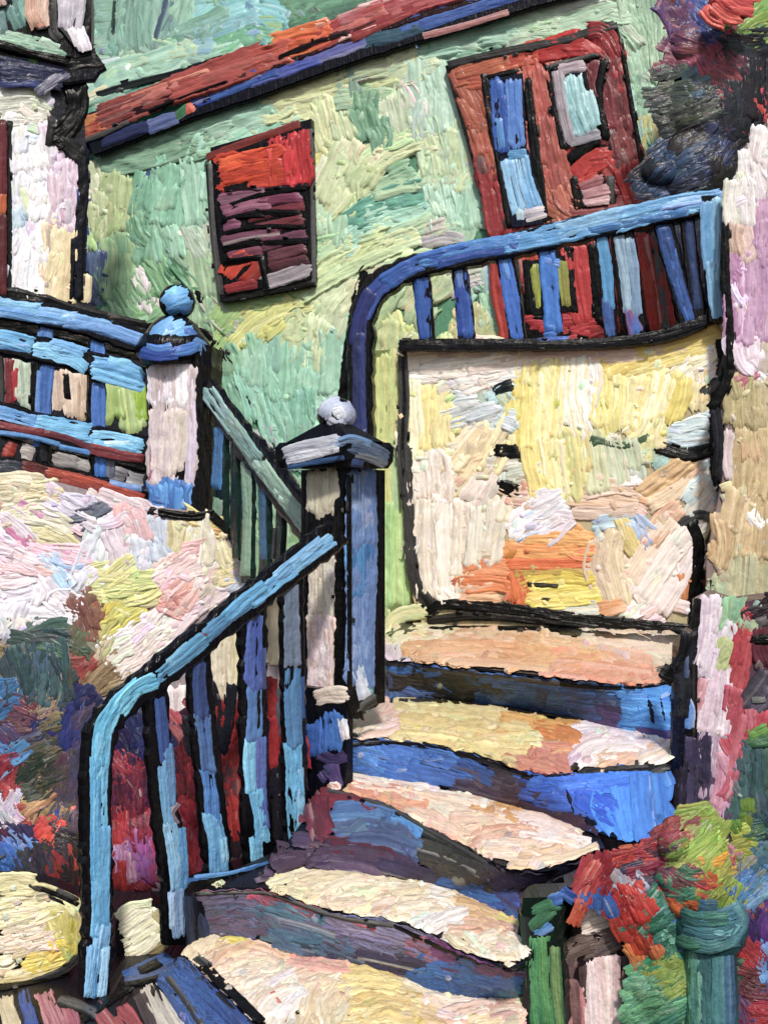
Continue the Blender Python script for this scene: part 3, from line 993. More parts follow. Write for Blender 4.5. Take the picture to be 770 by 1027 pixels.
ter.add(v, [list(range(k)), list(range(k, 2 * k))[::-1]] + [[i, i + k, (i + 1) % k + k, (i + 1) % k] for i in range(k)], lin('8c8468'))
ter = tag(ter.build('terrace', M_STONE), 'raised terrace floor between the cream wall and the green house', 'terrace', None, 'structure')

cr = vplane(350, 6.66, 720, 6.2)
crail = thing('curved_railing', 'blue iron railing with rounded end running along the top of the cream wall', 'railing', tw.P(540, 343))
mb = MB().bar(cr, [(362, 640), (361, 430), (360, 340), (370, 296), (400, 272), (450, 258), (512, 245), (600, 224), (712, 202), (728, 199)], 25, .12, '0a0d18')
mb.paint(cr, '''
361 640 361 540 361 430,11,1c2a58 263a74
361 440 360 390 360 335,11,1c2a5c 2c3c80
358 345 362 315 372 292,13,26347c 1e2860
364 318 376 292 400 274,13,2c4494 3454a4
384 284 420 264 470 252,14,3464b4 2c58a8
420 262 470 250 520 242,13,3a70bc 4a88c8
440 264 480 254 520 248,8,2850a0
505 246 550 236 600 224,15,4a8ac4 5c9cd0
560 232 610 218 650 212,13,6aa0cc 86b8dc
620 222 670 208 722 199,15,5a9ad0 6cacdc
660 208 700 200 724 197,8,8ac0e4
590 232 640 222 690 212,6,3c74b4
''')
mb.build('handrail', M_IRON, crail)
mb = MB().bar(cr.off(.02), [(712, 196), (714, 250), (718, 322)], 21, .12, '0a0d18', 17)
mb.paint(cr.off(.02), '''
708 204 708 240 712 270,10,6cacdc 5a98cc
718 200 718 240 716 285,8,8cc0e0 5c94c4
712 262 716 295 720 318,10,5a98c8 86b8d8
''')
mb.build('end_post', M_IRON, crail)
cb = cr.off(-.04)
for path, w, c, strokes in [
    ([(421, 272), (424, 300), (428, 344)], 17, 0, '422 276 424 305 427 340,12,2c5cac 2450a0'),
    ([(459, 262), (464, 300), (468, 344)], 17, 0, '460 266 464 300 467 338,12,2c58a8 2448a0;459 266 462 290,6,3c6cb8'),
    ([(504, 252), (512, 290), (519, 345)], 18, 0, '505 256 511 290 518 338,12,3a70c8 3060b8;506 262 510 280,5,5a90d4'),
    ([(547, 244), (551, 290), (556, 344)], 19, 0, '548 252 551 285 555 334,14,3a7ad0 3470c4;543 262 560 264,7,3a7ad0;558 336 548 338,8,3468c0'),
    ([(602, 232), (608, 270), (613, 342)], 14, 0, '603 238 608 270 611 310,9,5aa0d0 4488bc;608 300 612 336,8,2c4c8c 3a64a8'),
    ([(623, 228), (630, 270), (638, 340)], 22, 0, '620 238 626 270 630 312,9,90aec4 7494b0;630 240 635 275 638 316,9,6c8cb0 86a4bc;632 310 638 335,12,3868b4 a83848'),
    ([(664, 222), (676, 270), (692, 332)], 20, 0, '664 228 674 265 688 312,11,2c5498 1e3c78;672 250 682 290 692 322,8,3a6cc0 2c54a0'),
    ([(688, 214), (694, 270), (702, 330)], 15, 0, '690 220 694 260 700 310,7,1c2c54 2a4478')]:
    mb = MB().bar(cb, path, w, .05, '0a0d18'); mb.paint(cb, strokes); mb.build('baluster', M_IRON, crail)
mb = MB().bar(cb.off(.01), [(400, 346), (520, 346), (620, 343), (680, 334), (726, 312)], 11, .07, '0a0d18')
mb.paint(cb.off(.01), '''
402 346 460 345 520 345 600 344 660 336 722 316,8,K 12162a
540 342 570 340,5,2c58a8
''')
mb.build('bottom_rail', M_IRON, crail)

# ================================================================== RIGHT SIDE: PINK AND OCHRE WALL, LOWER PIER
rw = vplane(725, 6.08, 770, 6.02)
rwp = [(728, 205), (744, 150), (770, 120), (850, 80), (850, 790), (708, 790), (708, 560), (724, 480), (730, 380), (728, 300)]
mb = MB().slab(rw, rwp, .35, '8c7c78')
mb.paint(rw, '''
764 128 760 160 764 195,15,e4dcdc d4c4cc
752 160 756 190,12,d8ccd0 e4dcdc
778 120 776 200,14,d0b8c0
735 185 733 205 736 226,15,e0dcd4 c8c8b8
748 178 748 200 750 228,14,e4e0dc d4c8cc
735 225 734 240 738 258,15,d8b49c c8a08c
748 226 752 244 750 262,13,dcbcb0 d0a8a4
764 198 764 230 765 262,14,c890bc b47cb0
735 255 735 290 734 340,15,c884b8 b070ac
750 258 750 295 746 345,15,d0a0c8 bc84b8
764 258 764 300 762 345,14,b880b4 cc9cc8
742 262 742 300 740 350,7,e0c0d8
778 200 778 340,14,b078a8
740 345 744 362 756 375,14,e4d4e4 d0b8d0
756 338 754 358 750 372,12,d8b8d4 ecdce8
768 345 766 370,12,b8a8c0 c8b488
734 382 750 376,6,b84c5c
735 388 736 408 735 428,16,bca860 a89858
752 382 752 405 754 428,16,c4b070 b09c5c
768 378 768 405 768 430,14,c8b47c bca464
734 434 732 455 735 480,14,d8c8cc c8b0b4
746 430 744 460 742 500,15,d0b674 bc9c58
760 430 764 460 758 500,16,d4b878 c8a864
774 430 774 500,14,c8ac6c
738 490 732 520 728 545,15,c8a868 dcc088
754 495 750 525 744 560,16,d8bc7c c8a460
768 495 766 525 762 560,15,d0b070 b89858
722 520 726 545 722 570,13,c49c58 d8b878
735 545 732 580 728 612,15,bcb47c a8ac78
750 555 748 585 744 620,15,c4b884 acb080
765 555 765 590 762 622,14,c8b078 a8a870
722 585 724 610,11,8cb490 b4b884
764 520 768 528,10,e4dce4
''', poly=[(730, 205), (745, 150), (800, 110), (845, 86), (845, 640), (712, 640), (712, 560), (726, 480), (732, 380)], fill=1.4, fw=13, fl=28, crumbs=130, mute=.22)
mb.paint(rw, '''
727 225 727 280 731 330 732 372,7,K
732 372 722 396 712 410,8,K
716 410 720 440 718 480,8,K 1c1e30
''')
tag(mb.build('boundary_wall', M_WALL), 'tall wall at the right edge, pink above and ochre below', 'wall')
rl = vplane(690, 4.62, 770, 4.55)
mb = MB().slab(rl, [(698, 606), (716, 596), (740, 604), (770, 600), (850, 604), (850, 850), (684, 850), (694, 740)], .3, '5c4450')
mb.paint(rl, '''
740 600 736 620,13,78b090 94b48c
756 610 752 630,12,8cb094 b8b488
712 600 708 640 700 670,15,d4c8d4 c4b0c4
704 605 698 640 694 672,9,e4dce4 b8a8c0
722 625 714 650 706 680,13,dcd0dc c8b8cc
728 640 720 655,11,a4b474 b8c08c
738 625 742 640 736 668,13,b83c48 a03040
750 640 744 665 738 690,14,c05058 a83c48
764 632 762 650 768 668,15,4c1828 701c34
755 620 745 612,10,a02838
770 610 750 618,8,2a1020
770 672 758 690 745 705,14,3c3648 504a5c
772 690 764 705 752 715,12,342f44 5c5468
718 672 712 700 704 735,14,d8c8d4 c4a8bc
706 680 698 710 692 740,9,b86070 d0a8b4
728 668 728 700 722 740,12,e0d4dc c8b0c0
738 690 734 720 730 760,13,c05868 b04858
750 715 742 745 734 775,13,b84c5c c87080
765 715 760 735,14,c04858 a83c50
714 725 712 760 708 800,14,c8b8cc b090ac
704 735 702 770 698 815,15,40385c 342c50
694 755 690 790 686 825,13,3a3050 2a2440
712 770 710 800 704 828,12,4a3c5c 5c4868
724 760 722 785 716 810,11,c080a0 d4a0b0
736 770 730 790 722 800,11,c87088 b45068
756 735 770 728,9,4c8c3c 6ca048
750 745 768 742,10,3c6c44
742 752 742 790 748 822,13,3a5c64 4a7074
760 750 758 790 752 826,14,2c4850 3c6468
770 752 770 790,11,44685c
''', poly=[(700, 610), (720, 602), (845, 606), (845, 845), (690, 845), (696, 740)], fill=1.6, fw=12, fl=26, crumbs=60)
mb.paint(rl, '''
700 600 694 650 694 740,8,K
752 642 772 640,8,K
''')
tag(mb.build('side_wall', M_WALL), 'lower wall beside the stairs, lavender turning red and teal, above the lime green shrub', 'wall')
pr = vplane(600, 4.0, 760, 3.96)
mb = MB().slab(pr, [(680, 650), (694, 632), (694, 760), (696, 830), (674, 846), (678, 740)], .12, '0c0e18')
mb.paint(pr, '''
690 634 688 655 680 672,14,K 14182c
664 672 676 680,12,K
682 660 684 690 682 720,14,K 1c2034
687 700 692 712 690 730,8,4878c0 6c98d4
678 700 680 730 678 770,10,K N
684 740 682 780 680 838,12,K 2a2440
690 770 688 810 684 838,8,342c50
660 768 672 764,10,K
680 730 680 780 680 836,7,3c3458 4c4468
690 740 690 790 688 836,8,4c4468 382c54
688 648 688 680,5,2c4474
''')
tag(mb.build('stair_end_wall', M_WALL), 'narrow black painted end wall closing the right side of the stairs', 'wall')

# ================================================================== STAIRS
stairs = thing('staircase', 'stone stairs with cream and orange treads and blue risers winding up to the cream wall', 'stairs', (.2, 3.8, 0.))
Z = [-.70, -.89, -1.04, -1.19, -1.36]
edges = [   # (tread back, tread front, riser foot) in directions seen from the eye
    ([(380, 630), (430, 620), (520, 622), (600, 628), (688, 634)], [(384, 660), (450, 667), (560, 679), (640, 688), (682, 682)], [(384, 700), (450, 703), (520, 711), (580, 721), (620, 732), (682, 744)]),
    ([(384, 700), (450, 703), (520, 711), (580, 721), (620, 732), (682, 744)], [(344, 741), (380, 740), (420, 744), (480, 756), (520, 771), (560, 777), (610, 772), (668, 770)], [(336, 773), (400, 783), (455, 792), (505, 805), (560, 822), (610, 842), (640, 846), (676, 844)]),
    ([(336, 773), (400, 783), (455, 792), (505, 805), (560, 822), (610, 846)], [(328, 793), (395, 811), (422, 828), (466, 848), (507, 870), (545, 872), (606, 850)], [(258, 886), (300, 870), (351, 877), (419, 882), (459, 893), (510, 919), (528, 926)]),
    ([(262, 885), (300, 870), (351, 877), (419, 882), (459, 893), (510, 919), (528, 926)], [(196, 890), (263, 890), (300, 902), (345, 915), (385, 919), (432, 935), (466, 954), (510, 968), (526, 962)], [(190, 937), (250, 942), (294, 959), (345, 964), (402, 979), (432, 994), (486, 1001), (524, 998)]),
    ([(215, 935), (250, 942), (294, 959), (345, 964), (402, 979), (432, 994), (486, 1001), (524, 998)], [(188, 960), (215, 988), (262, 1032), (340, 1062), (430, 1075), (530, 1065)], [(160, 985), (190, 1030), (240, 1075), (330, 1105), (430, 1120), (540, 1110)])]
def resample(e, n=26):
    e = np.array(e, float); s = np.concatenate([[0], np.cumsum(np.hypot(*np.diff(e, axis=0).T))])
    t = np.linspace(0, s[-1], n); return np.stack([np.interp(t, s, e[:, 0]), np.interp(t, s, e[:, 1])], 1)
TREAD = ['''
392 642 425 632 450 628,13,dcd4b0 c8c49c
408 640 470 636 540 642 620 648,13,e0c8ac d0a880
402 654 470 650 540 656 600 662,14,dcaa7c d09468
408 664 480 664 550 670,9,d8a478 e0c0a4
440 646 500 644 560 650,9,e4b890 d8a070
540 650 600 655 652 664,13,dc9c74 e0b098
560 664 610 670 656 678,11,d88c6c dca898
590 642 640 648 680 654,9,d4b8a8 e0ccb4
600 676 640 682 660 684,7,d07858 dc9c80
655 652 672 660 682 668,15,d4c8b4 c8b898
396 648 400 658,10,d8ccd8 c8b0bc
''', '''
352 734 372 724 396 712,14,e0c8b4 d8b098
362 738 390 732 404 728,10,e8dcd0 d8b0a0
396 706 440 712 500 718,11,dcc888 e0d4a0
402 718 460 724 530 732,14,e0cc90 d4bc78
398 730 450 736 500 742,13,dcc480 e4d49c
430 738 490 748 530 752,12,d8bc74 e0cc8c
500 722 540 728 580 732,12,dcb46c d89c50
520 740 545 744,13,e0dca8 d8d08c
538 734 560 736 580 744,14,d88848 cc7c40
530 756 560 764 575 772,13,c87068 d08c74
540 750 575 752,10,dc9c70
575 732 600 730 622 738,11,e4dce0 d4c4d4
566 758 590 742 620 740 650 746,13,ecdcdc d8c0c4
575 770 600 752 640 750,11,e4cfc0 e8e0e4
600 770 625 758 660 748,13,e0bca0 dca484
640 762 660 752 670 748,10,e8dcd8 e4ccb4
570 766 580 756,10,d4b8d0
''', '''
342 776 380 784 430 790,12,e4d4c4 ecdcd0
348 788 390 796 430 806,14,e4a880 dc9474
362 786 400 790 440 800,12,e8bca0 e4d0bc
400 796 440 804 480 812,14,e8d4c0 e0c0a4
410 812 440 820 462 832,14,e4b894 e8ccb4
440 800 480 806 510 816,12,ecdccc dcc4b0
450 822 480 822 510 826,14,e8d0b8 e0b8a0
470 812 500 812 520 818,10,d0985c d8a468
510 820 540 826 570 836,13,e4c4b0 ecdcd4
480 838 510 836 540 838,14,e4bca4 d89c84
500 850 530 850 560 848,14,e8d4c4 dcb498
520 836 560 842 590 848,12,ecdcd4 e4c8b8
520 862 550 858 590 850,11,e4ccb0 dcb890
540 864 570 860 600 850,8,dcc49c e4d0b4
534 872 540 862,8,ecdccc
''', '''
268 884 290 876 310 872,13,e4dcb8 d8cc9c
290 888 330 880 360 880,15,e4d4b4 d8c8a0
318 898 350 890 385 888,15,e8dcc0 dcc8a8
350 908 385 898 420 895,15,e4d8b8 ddc9a4
376 886 410 888 440 896,13,e8e0c8 dccca8
400 914 430 908 456 906,15,e8dcc4 d8c4a8
380 902 400 898 416 904,12,e0c0ac d8b498
430 898 450 902 462 912,14,ece4dc dcd0c8
430 928 450 918 470 912,13,ece4dc d8d0cc
455 910 480 914 500 922,13,d8b88c d0a878
465 926 490 926 506 932,14,dcb89c d4a484
480 946 500 938 518 930,14,ece0d0 dcc8a8
470 944 490 954 515 956,13,e8dccc d8c4a0
505 940 518 946 524 958,12,ece4d8 d4c4a8
490 918 512 924,8,e4c878
''', '''
196 958 212 944 235 938,14,dcc8a0 e4d4b4
205 970 225 955 250 946,15,e0cca8 d4a888
228 942 240 946 255 955,10,d8c050 e0d070
235 960 258 954 280 962,14,dcb094 e4c8b0
240 985 262 975 290 966,17,e8dccc e0c8b0
220 980 240 972,15,e4d4bc dcbca4
255 1010 270 995 300 982,18,e8dcd0 dcc4ac
270 1026 282 1008 300 995,16,f0ece4 dcccbc
290 960 320 966 350 972,15,d89c90 dcb0a0
300 985 320 978 345 980,16,dcb8a0 e0ccb0
310 1020 314 1000 326 985,17,e8dcc4 d8c098
330 1024 334 1005 345 990,17,dcc49c e4d4b4
338 972 370 974 400 984,16,e0cc8c d8bc74
345 990 375 988 402 992,16,dcc47c e4d498
350 1008 380 1002 410 1008,17,e0c88c d4b46c
360 1024 390 1018 420 1026,15,d8bc74 e4d4a0
400 990 425 998 440 1008,14,e8dcc4 d8c494
400 1015 425 1015 450 1024,16,e4d0a8 d8b888
430 1004 455 1008 480 1008,13,e4c8ac e8d8c8
440 1020 465 1016 490 1012,14,e8d8c8 d8a898
470 1028 490 1020,14,e0c4a8
272 1000 282 1012,6,d06058
''']
RISER = ['''
392 690 420 694 450 696,9,2c4c80 3c5c94
470 678 500 682 530 686,9,34589c 2c4878
388 672 392 690,10,2c3454 3c4c70
395 672 430 676 470 678,13,26262c 383020
396 688 430 692 470 694,13,24262e 342c24
440 680 470 684 505 688,12,1e2230 3c3428
400 668 450 668 520 678,5,2c5090 3464a8
470 682 510 690 550 696,14,2c4468 26385c
490 700 530 706 575 712,12,284a7c 30588c
510 688 560 696 600 702,15,284878 345c94
530 704 570 710 605 716,11,2c4c80 263c68
560 692 600 698 622 702,13,2a4470 203660
588 714 605 718 622 722,13,3c2c5c 4c3468
600 708 624 712,9,443060 2c2448
622 692 645 696 666 700,14,2c6cb4 3c7cc0
624 706 650 710 670 714,14,2e70b8 4488c8
626 720 650 724 672 730,12,2864ac 3c7cbc
640 734 672 740,8,443064 2c3c80
''', '''
346 750 365 756 385 764,14,3464b0 3c74bc
352 764 375 770 400 776,12,2c5aa8 3c6cb4
380 750 420 756 460 764,15,2c5aa4 3868b0
390 768 430 776 470 784,13,2c549c 3460a8
430 760 465 768 500 782,13,244a8c 2c5090
455 774 480 780 505 790,12,484054 5c4c5c
460 786 490 794 520 800,10,382c44 4c3850
490 772 525 782 545 792,12,4a3c50 342c48
530 780 560 788 590 794,14,2c68c8 2050a8
560 784 600 786 640 782,15,2458bc 3470d0
540 800 570 806 600 810,14,2448a0 2c58b4
580 798 600 812 620 826,16,1c48b0 2458c0
604 790 600 812 618 836,14,3c84d8 2c68c8
620 788 625 810 632 838,17,2e6cc8 3c80d8
640 780 642 810 646 838,16,2c68bc 3874c4
656 778 660 805 664 836,14,2860b0 3c78c0
520 806 550 816 580 822,10,3c1c34 2c1c3c
''', '''
318 808 324 840,14,501428 6c1c34
322 798 350 804 380 812,11,5c1828 701c30
332 818 365 816 400 824,15,385888 48709c
336 834 370 830 412 842,14,48587c 3c4c74
350 846 385 846 425 856,13,4a5c84 34446c
395 822 412 826 424 838,12,4c8cc4 3c78b4
330 850 360 852 395 858,9,3c1c34 54182c
428 834 455 844 480 854,13,2c3028 1e2420
420 852 450 860 490 876,15,3c3a34 2c2c2c
440 866 470 876 500 888,13,484038 343430
480 866 510 880 530 888,14,463854 34304c
308 862 350 858 395 864,11,48364c 3c2844
310 872 350 868 390 874,10,3a2844 54405c
380 868 410 872 440 880,11,382c50 2c2444
430 884 465 892 500 904,9,2c5c98 24508c
490 890 510 900 530 914,12,2c4c8c 403054
520 900 560 880 600 856,10,2a2038 3c2438
530 916 550 900 575 882,9,3464ac 28508c
''', '''
196 900 230 896 262 902,12,4c4c68 5c5470
192 914 225 910 262 914,13,4a5c78 54405c
198 928 235 926 275 932,13,444c68 5c4860
260 904 290 912 330 924,13,486c80 3c6078
262 920 300 928 340 938,14,46647c 5a4c68
275 936 310 944 340 952,12,3c5c78 4c6c80
300 950 330 954 350 960,9,28344c 3c5068
200 890 240 890 280 900 320 914,4,a04858 804050
345 910 368 918 392 926,14,6a6c94 586088
346 924 375 932 410 942,15,6c6888 7c7494
352 940 385 948 420 958,14,5c6088 70688c
385 924 415 932 440 942,13,786c84 68648c
360 954 395 962 430 970,9,3c3454 2c2c4c
405 936 430 944,9,a0505c 7c6480
432 944 455 950 485 962,13,783c74 683068
470 960 490 968 510 976,10,582c5c 6c3c70
420 968 450 970 480 976,13,2a5c9c 3468a8
425 984 455 986 490 990,13,2c5898 24508c
460 976 490 980 520 986,13,2c64a8 346cb0
500 990 522 996,10,3c88a4 2c6088
''', '''
176 978 200 1000 230 1030,20,2a4c8c 345c9c
192 972 215 998 250 1030,16,3058a0 243c74
168 986 190 1010 208 1030,14,385c98 2c4c84
''']
KLINE = [
 ('''388 640 410 628 430 620,7,K
400 636 450 632 520 632 560 632,4,K
560 634 620 640 682 644,7,K
660 676 680 668,8,K''', '''384 665 388 690,8,K
640 684 660 688,3,K'''),
 ('''400 704 450 706 520 714 580 722,3,K 3c3010
344 738 360 740,4,K
572 770 580 770,6,K''', '''346 744 420 747 486 758,3,K N
576 776 620 774 650 772,5,K
654 778 670 770,8,K'''),
 ('''336 778 350 776,4,K''', '''452 795 480 802 505 806,8,K
330 796 380 808,3,5c1828'''),
 ('''264 882 300 870,4,K''', '''460 948 490 956 516 962,9,K
345 918 385 934 420 952,3,c05868
210 888 260 890 300 902,4,K 3c2030'''),
 ('''206 972 225 992 262 1028,9,K
196 962 210 972,7,K''', '''172 982 186 1000 206 1030,6,K''')]
for n in range(5):
    bk, ft, rb = edges[n]; z = Z[n]; zb = Z[n + 1] if n < 4 else GROUND + .003
    tp = hplane(z); bp_ = hplane(zb)
    B, Fr, R = resample(bk), resample(ft), resample(rb)
    pb, pf, pr_ = tp.P(B[:, 0], B[:, 1]), tp.P(Fr[:, 0], Fr[:, 1]), bp_.P(R[:, 0], R[:, 1])
    pb = pb + np.array([0, .30 if n else .1, 0])
    gr = pr_.copy(); gr[:, 2] = 0.; gb = pb.copy(); gb[:, 2] = 0.
    ring = np.stack([pb, pf, pr_, gr, gb], 1); V = ring.reshape(-1, 3); fs = []
    for i in range(25):
        for j in range(5):
            k = (j + 1) % 5; fs.append([i * 5 + j, i * 5 + k, (i + 1) * 5 + k, (i + 1) * 5 + j])
    fs += [[0, 1, 2, 3, 4][::-1], [125 + j for j in range(5)]]
    mb = MB().add(V, fs, lin('2c2420')) or None
    mb = MB(); mb.add(V, fs, lin('241f24'))
    poly = bk + ft[::-1]
    ts = Within(tp, bk, ft, -2., 1.2)
    mb.paint(ts, TREAD[n], poly=poly, fill=2.4, fw=11, fl=28, crumbs=[24, 30, 50, 50, 110][n], amp=1.45)
    mb.paint(ts, KLINE[n][0])
    st = mb.build('step', M_STONE, stairs)
    rs = Loft(Fr, z, R, zb)
    ip = Fr + (R - Fr) * .02; mr = MB()
    pa = rs.P(Fr[:, 0], Fr[:, 1] + .5); pc = rs.P(R[:, 0], R[:, 1] - .5)
    nn = rs.N((Fr[:, 0] + R[:, 0]) / 2, (Fr[:, 1] + R[:, 1]) / 2) * .006
    q = np.vstack([pf + nn - [0, 0, .004], pr_ + nn + [0, 0, .004], pr_ + [0, 0, .004], pf - [0, 0, .004]]); fs = []
    for i in range(25):
        for j in range(4):
            a, b = j * 26, ((j + 1) % 4) * 26; fs.append([a + i, b + i, b + i + 1, a + i + 1])
    fs += [[0, 26, 52, 78], [25, 51, 77, 103][::-1]]
    mr.add(q, fs, lin('1c2030'))
    rw_ = Within(rs, ft, rb, 0.5, 2.)
    mr.paint(rw_, RISER[n], poly=ft + rb[::-1], fill=2.6, fw=11, fl=30, crumbs=10, base=2.8, gain=1.35)
    mr.paint(rw_, KLINE[n][1], base=2.8)
    e = Fr[::5] + [0, 3.2]
    mr.stroke(rw_, e[:4], 4.2, lin('0b0e18'), None, .9, 2.8); mr.stroke(rw_, e[3:], 3.6, lin('0b0e18'), None, .9, 2.8)
    mr.build('riser', M_STONE, st)
# ================================================================== LEFT: RETAINING WALL, FENCE, PILLARS
lw = vplane(0, 5.0, 300, 5.25)
lwp = [(-90, 466), (0, 474), (60, 484), (150, 508), (212, 514), (238, 545), (250, 580), (300, 590), (312, 700), (312, 830), (-90, 830)]
mb = MB().slab(lw, lwp, .45, '9c9094')
mb.paint(lw, '''
-4 484 20 482 44 484,14,d4ccb0 c8bc98
0 496 20 494 44 492,14,dcd0a8 c8c09c
2 508 25 504 50 498,14,d8d0b4 e4dcc4
18 502 34 510 46 518,8,c880b0 d4a0c0
8 528 20 540 30 550,8,d088b4 c878a0
0 520 15 530 30 545,15,d8ccd8 e4d8e4
28 516 50 520 70 530,15,dcd8cc ccc8a8
40 532 60 538 76 552,14,d8d0a4 c8c090
36 548 60 556 80 560,13,d8a8c0 e0c4d0
48 496 66 506 84 510,13,d0c8d4 c0b8cc
60 508 80 520 98 528,14,d4ccdc e0d4d8
70 520 88 516 110 506,11,50586c 6c7488
100 496 125 506 150 514,13,d4c8d0 c8b4bc
100 520 116 512 130 508,12,dcd0dc c8c0d4
128 512 136 528 140 545,22,dcb8bc d4a8b0
112 530 120 548 124 565,20,d8ccd8 ccc0cc
148 520 152 540 158 560,18,c8d0e0 b8c4d8
136 540 140 556 142 570,16,c4ccdc d8d8e4
96 540 88 560 80 580,15,dcd8e4 c8ccdc
40 556 55 566 64 575,11,a8c0e0 b8cce4
50 560 68 568 84 566,8,9cb8e0
68 574 78 570 88 560,12,e0d4e0 d0c0d4
0 550 18 560 40 568,16,e0d4dc d8c0cc
0 566 15 566 40 572,13,e0b8c0 e8d0d4
0 582 18 580 40 574,15,e8e0e8 dcc0c8
-2 596 15 598 34 592,14,e4dcec d8d0e4
0 610 10 612 24 608,15,e0dcec ccccdc
2 630 4 618 8 604,18,d8d4e4 e8e4f0
14 634 18 618 24 604,14,e0dcec c8c8d8
34 575 42 590 40 604,14,dcd4e0 e8e0ec
40 585 55 600 70 612,18,e4e0ec d0c8d8
52 606 64 600 80 606,16,dcd8e8 ecE8f4
30 614 52 616 74 622,10,e4e4f0 d4d0dc
80 590 86 580 96 572,14,d4ccd8 e4dce4
88 574 100 570 128 566,12,c8cc84 d4d89c
92 586 120 584 156 580,16,ccd08c b8c878
98 598 130 596 152 594,13,d4d490 c4c878
100 606 116 604 134 612,14,d8d494 ccd09c
105 615 112 605 120 596,8,d4c050 c8b848
108 630 130 618 148 606,14,d8d058 c8c86c
100 640 108 628 116 612,9,a8b458 c8b878
134 602 148 604 158 600,10,d8ccb0 d4d088
156 568 168 560 182 548,13,d8ccc0 e8dcd4
160 590 178 576 200 562,20,e0c0c0 e8d4d4
160 570 182 558 200 548,14,e0c4c4 d8acac
164 602 182 590 198 580,16,e0b0ac d89c98
184 612 192 600 200 588,14,e4c4c0 d8aca8
158 600 168 604 178 604,12,d88c84 e0b0a8
184 524 180 540 176 556,8,c8b884 d4cca8
190 528 186 545 188 558,14,e0dcd0 d0ccc0
205 530 206 548 204 566,16,e4e0d8 d0c8b0
192 522 204 526 212 532,8,c8b078 d8c890
215 540 222 552 230 570,14,dcd4bc ccc094
222 570 228 576 234 572,14,d8cca0 c8bc84
210 580 222 578 232 584,12,c8bc94 d0c8b0
205 575 202 588 196 602,14,d8d0c8 c8bcb4
230 590 238 582 246 570,15,c8d0dc b8c4d8
196 612 212 600 228 592,13,dcd0d4 d0bcc4
100 652 120 640 148 616,12,d8cce0 e0d8dc
108 662 138 645 160 620,16,e4dcdc d8c8c4
118 668 142 655 168 628,14,e8e0e0 dcc8c0
130 674 152 660 176 636,13,dcd0cc e4d8d8
174 640 182 628 196 614,10,dcc4c8 d8ccd4
110 640 104 650 100 660,10,c8b890
72 600 80 615 84 640,16,8c5c54 7c4c44
84 596 92 608 96 624,12,a06458 806454
90 640 104 655,10,a8a894 888870
74 625 82 640 80 656,14,5c6c54 74705c
70 640 90 650 100 668,14,4c6858 6c6c5c
20 644 40 632 66 628,14,507068 6c8078
16 650 40 646 70 640,12,5c706c 486458
68 665 84 664 100 660,12,984840 804038
76 680 86 672 98 662,10,b04c44 903838
90 694 104 682 116 668,14,907454 a08868
84 690 100 690 124 676,13,7c6444 98805c
110 690 124 684 138 676,11,a08c68 7c6c4c
0 662 8 664 20 660,14,7c6c4c 8c7c54
0 676 12 676 24 676,14,6c6048 80704c
0 690 12 690 26 690,12,504c40 6c6044
222 612 222 640 222 690,16,dcd4c0 c8bca0
232 620 234 650 233 690,12,e0dcb0 c4b894
170 690 172 720 176 760,16,e0d8dc d0c0c4
182 690 184 715 190 750,14,d8d0cc e4e0dc
220 665 222 690 224 705,16,d8ccb4 c4b49c
272 600 276 630 276 665,14,d8ccac c4b494
285 600 288 620 290 660,12,c4b8a0 d0c4a8
292 600 296 640 298 690,10,6c7c98 5c6c88
205 630 215 640 215 650,14,2a2c38
''', poly=[(-88, 472), (0, 480), (60, 488), (150, 510), (212, 518), (236, 546), (244, 580), (200, 612), (150, 660), (100, 700), (0, 700), (-88, 825)], fill=2.2, fw=14, fl=30, crumbs=240)
mb.paint(lw, '''
70 520 96 514,5,2c3448
212 516 226 530 240 546 244 560,7,K
150 512 190 518 214 516,7,K
''')
tag(mb.build('retaining_wall', M_WALL), 'white and lemon plastered wall under the blue fence, smeared with pink', 'wall')

fp = vplane(0, 5.15, 150, 5.4)
fence = thing('blue_fence', 'light blue slatted fence on the white wall, with a dark red rail at its foot', 'fence', fp.P(70, 490))
def part(name, surf, path, w, depth, strokes, parent, mat=M_IRON, c='0a0d18', w2=None, amp=1.0):
    mb = MB().bar(surf, path, w, depth, c, w2); mb.paint(surf, strokes, amp=amp); return mb.build(name, mat, parent)
for a in [([(47, 318), (46, 350), (43, 440)], 16, '50 322 47 332 44 346,12,5a8ad0 4878c0;48 364 46 385 44 422,12,4474c0 3c68b4;40 372 38 400 38 418,4,5c90d4'),
          ([(97, 330), (98, 380), (98, 450)], 16, '97 334 98 345 98 362,12,4c80d0 3c70c0;99 385 99 405 99 432,11,4474c4 3866b4'),
          ([(44, 430), (45, 486)], 15, '38 436 36 448,5,4478c0;44 445 44 470,6,0c101c'),
          ([(98, 444), (102, 496)], 17, '101 456 101 478,9,3a78cc 2c64b4;111 460 111 478,7,5a6078 7c8094'),
          ([(-40, 300), (-42, 480)], 16, '-40 310 -42 470,10,4474c0')]:
    part('post', fp.off(-.03), a[0], a[1], .06, a[2], fence)
part('rail', fp, [(-60, 290), (0, 308), (70, 320), (146, 344)], 25, .08, '''
-40 296 0 306 40 312,13,6cacdc 80bce4
0 312 40 318 72 322,9,4c8cd0 6ca4dc
30 314 70 320 110 330,13,84b8e8 64a0dc
66 322 100 328 142 342,11,6c9cd8 5488cc
56 318 76 318,8,a0c8ec 84b8e8
100 332 138 342,6,3c64a8
''', fence)
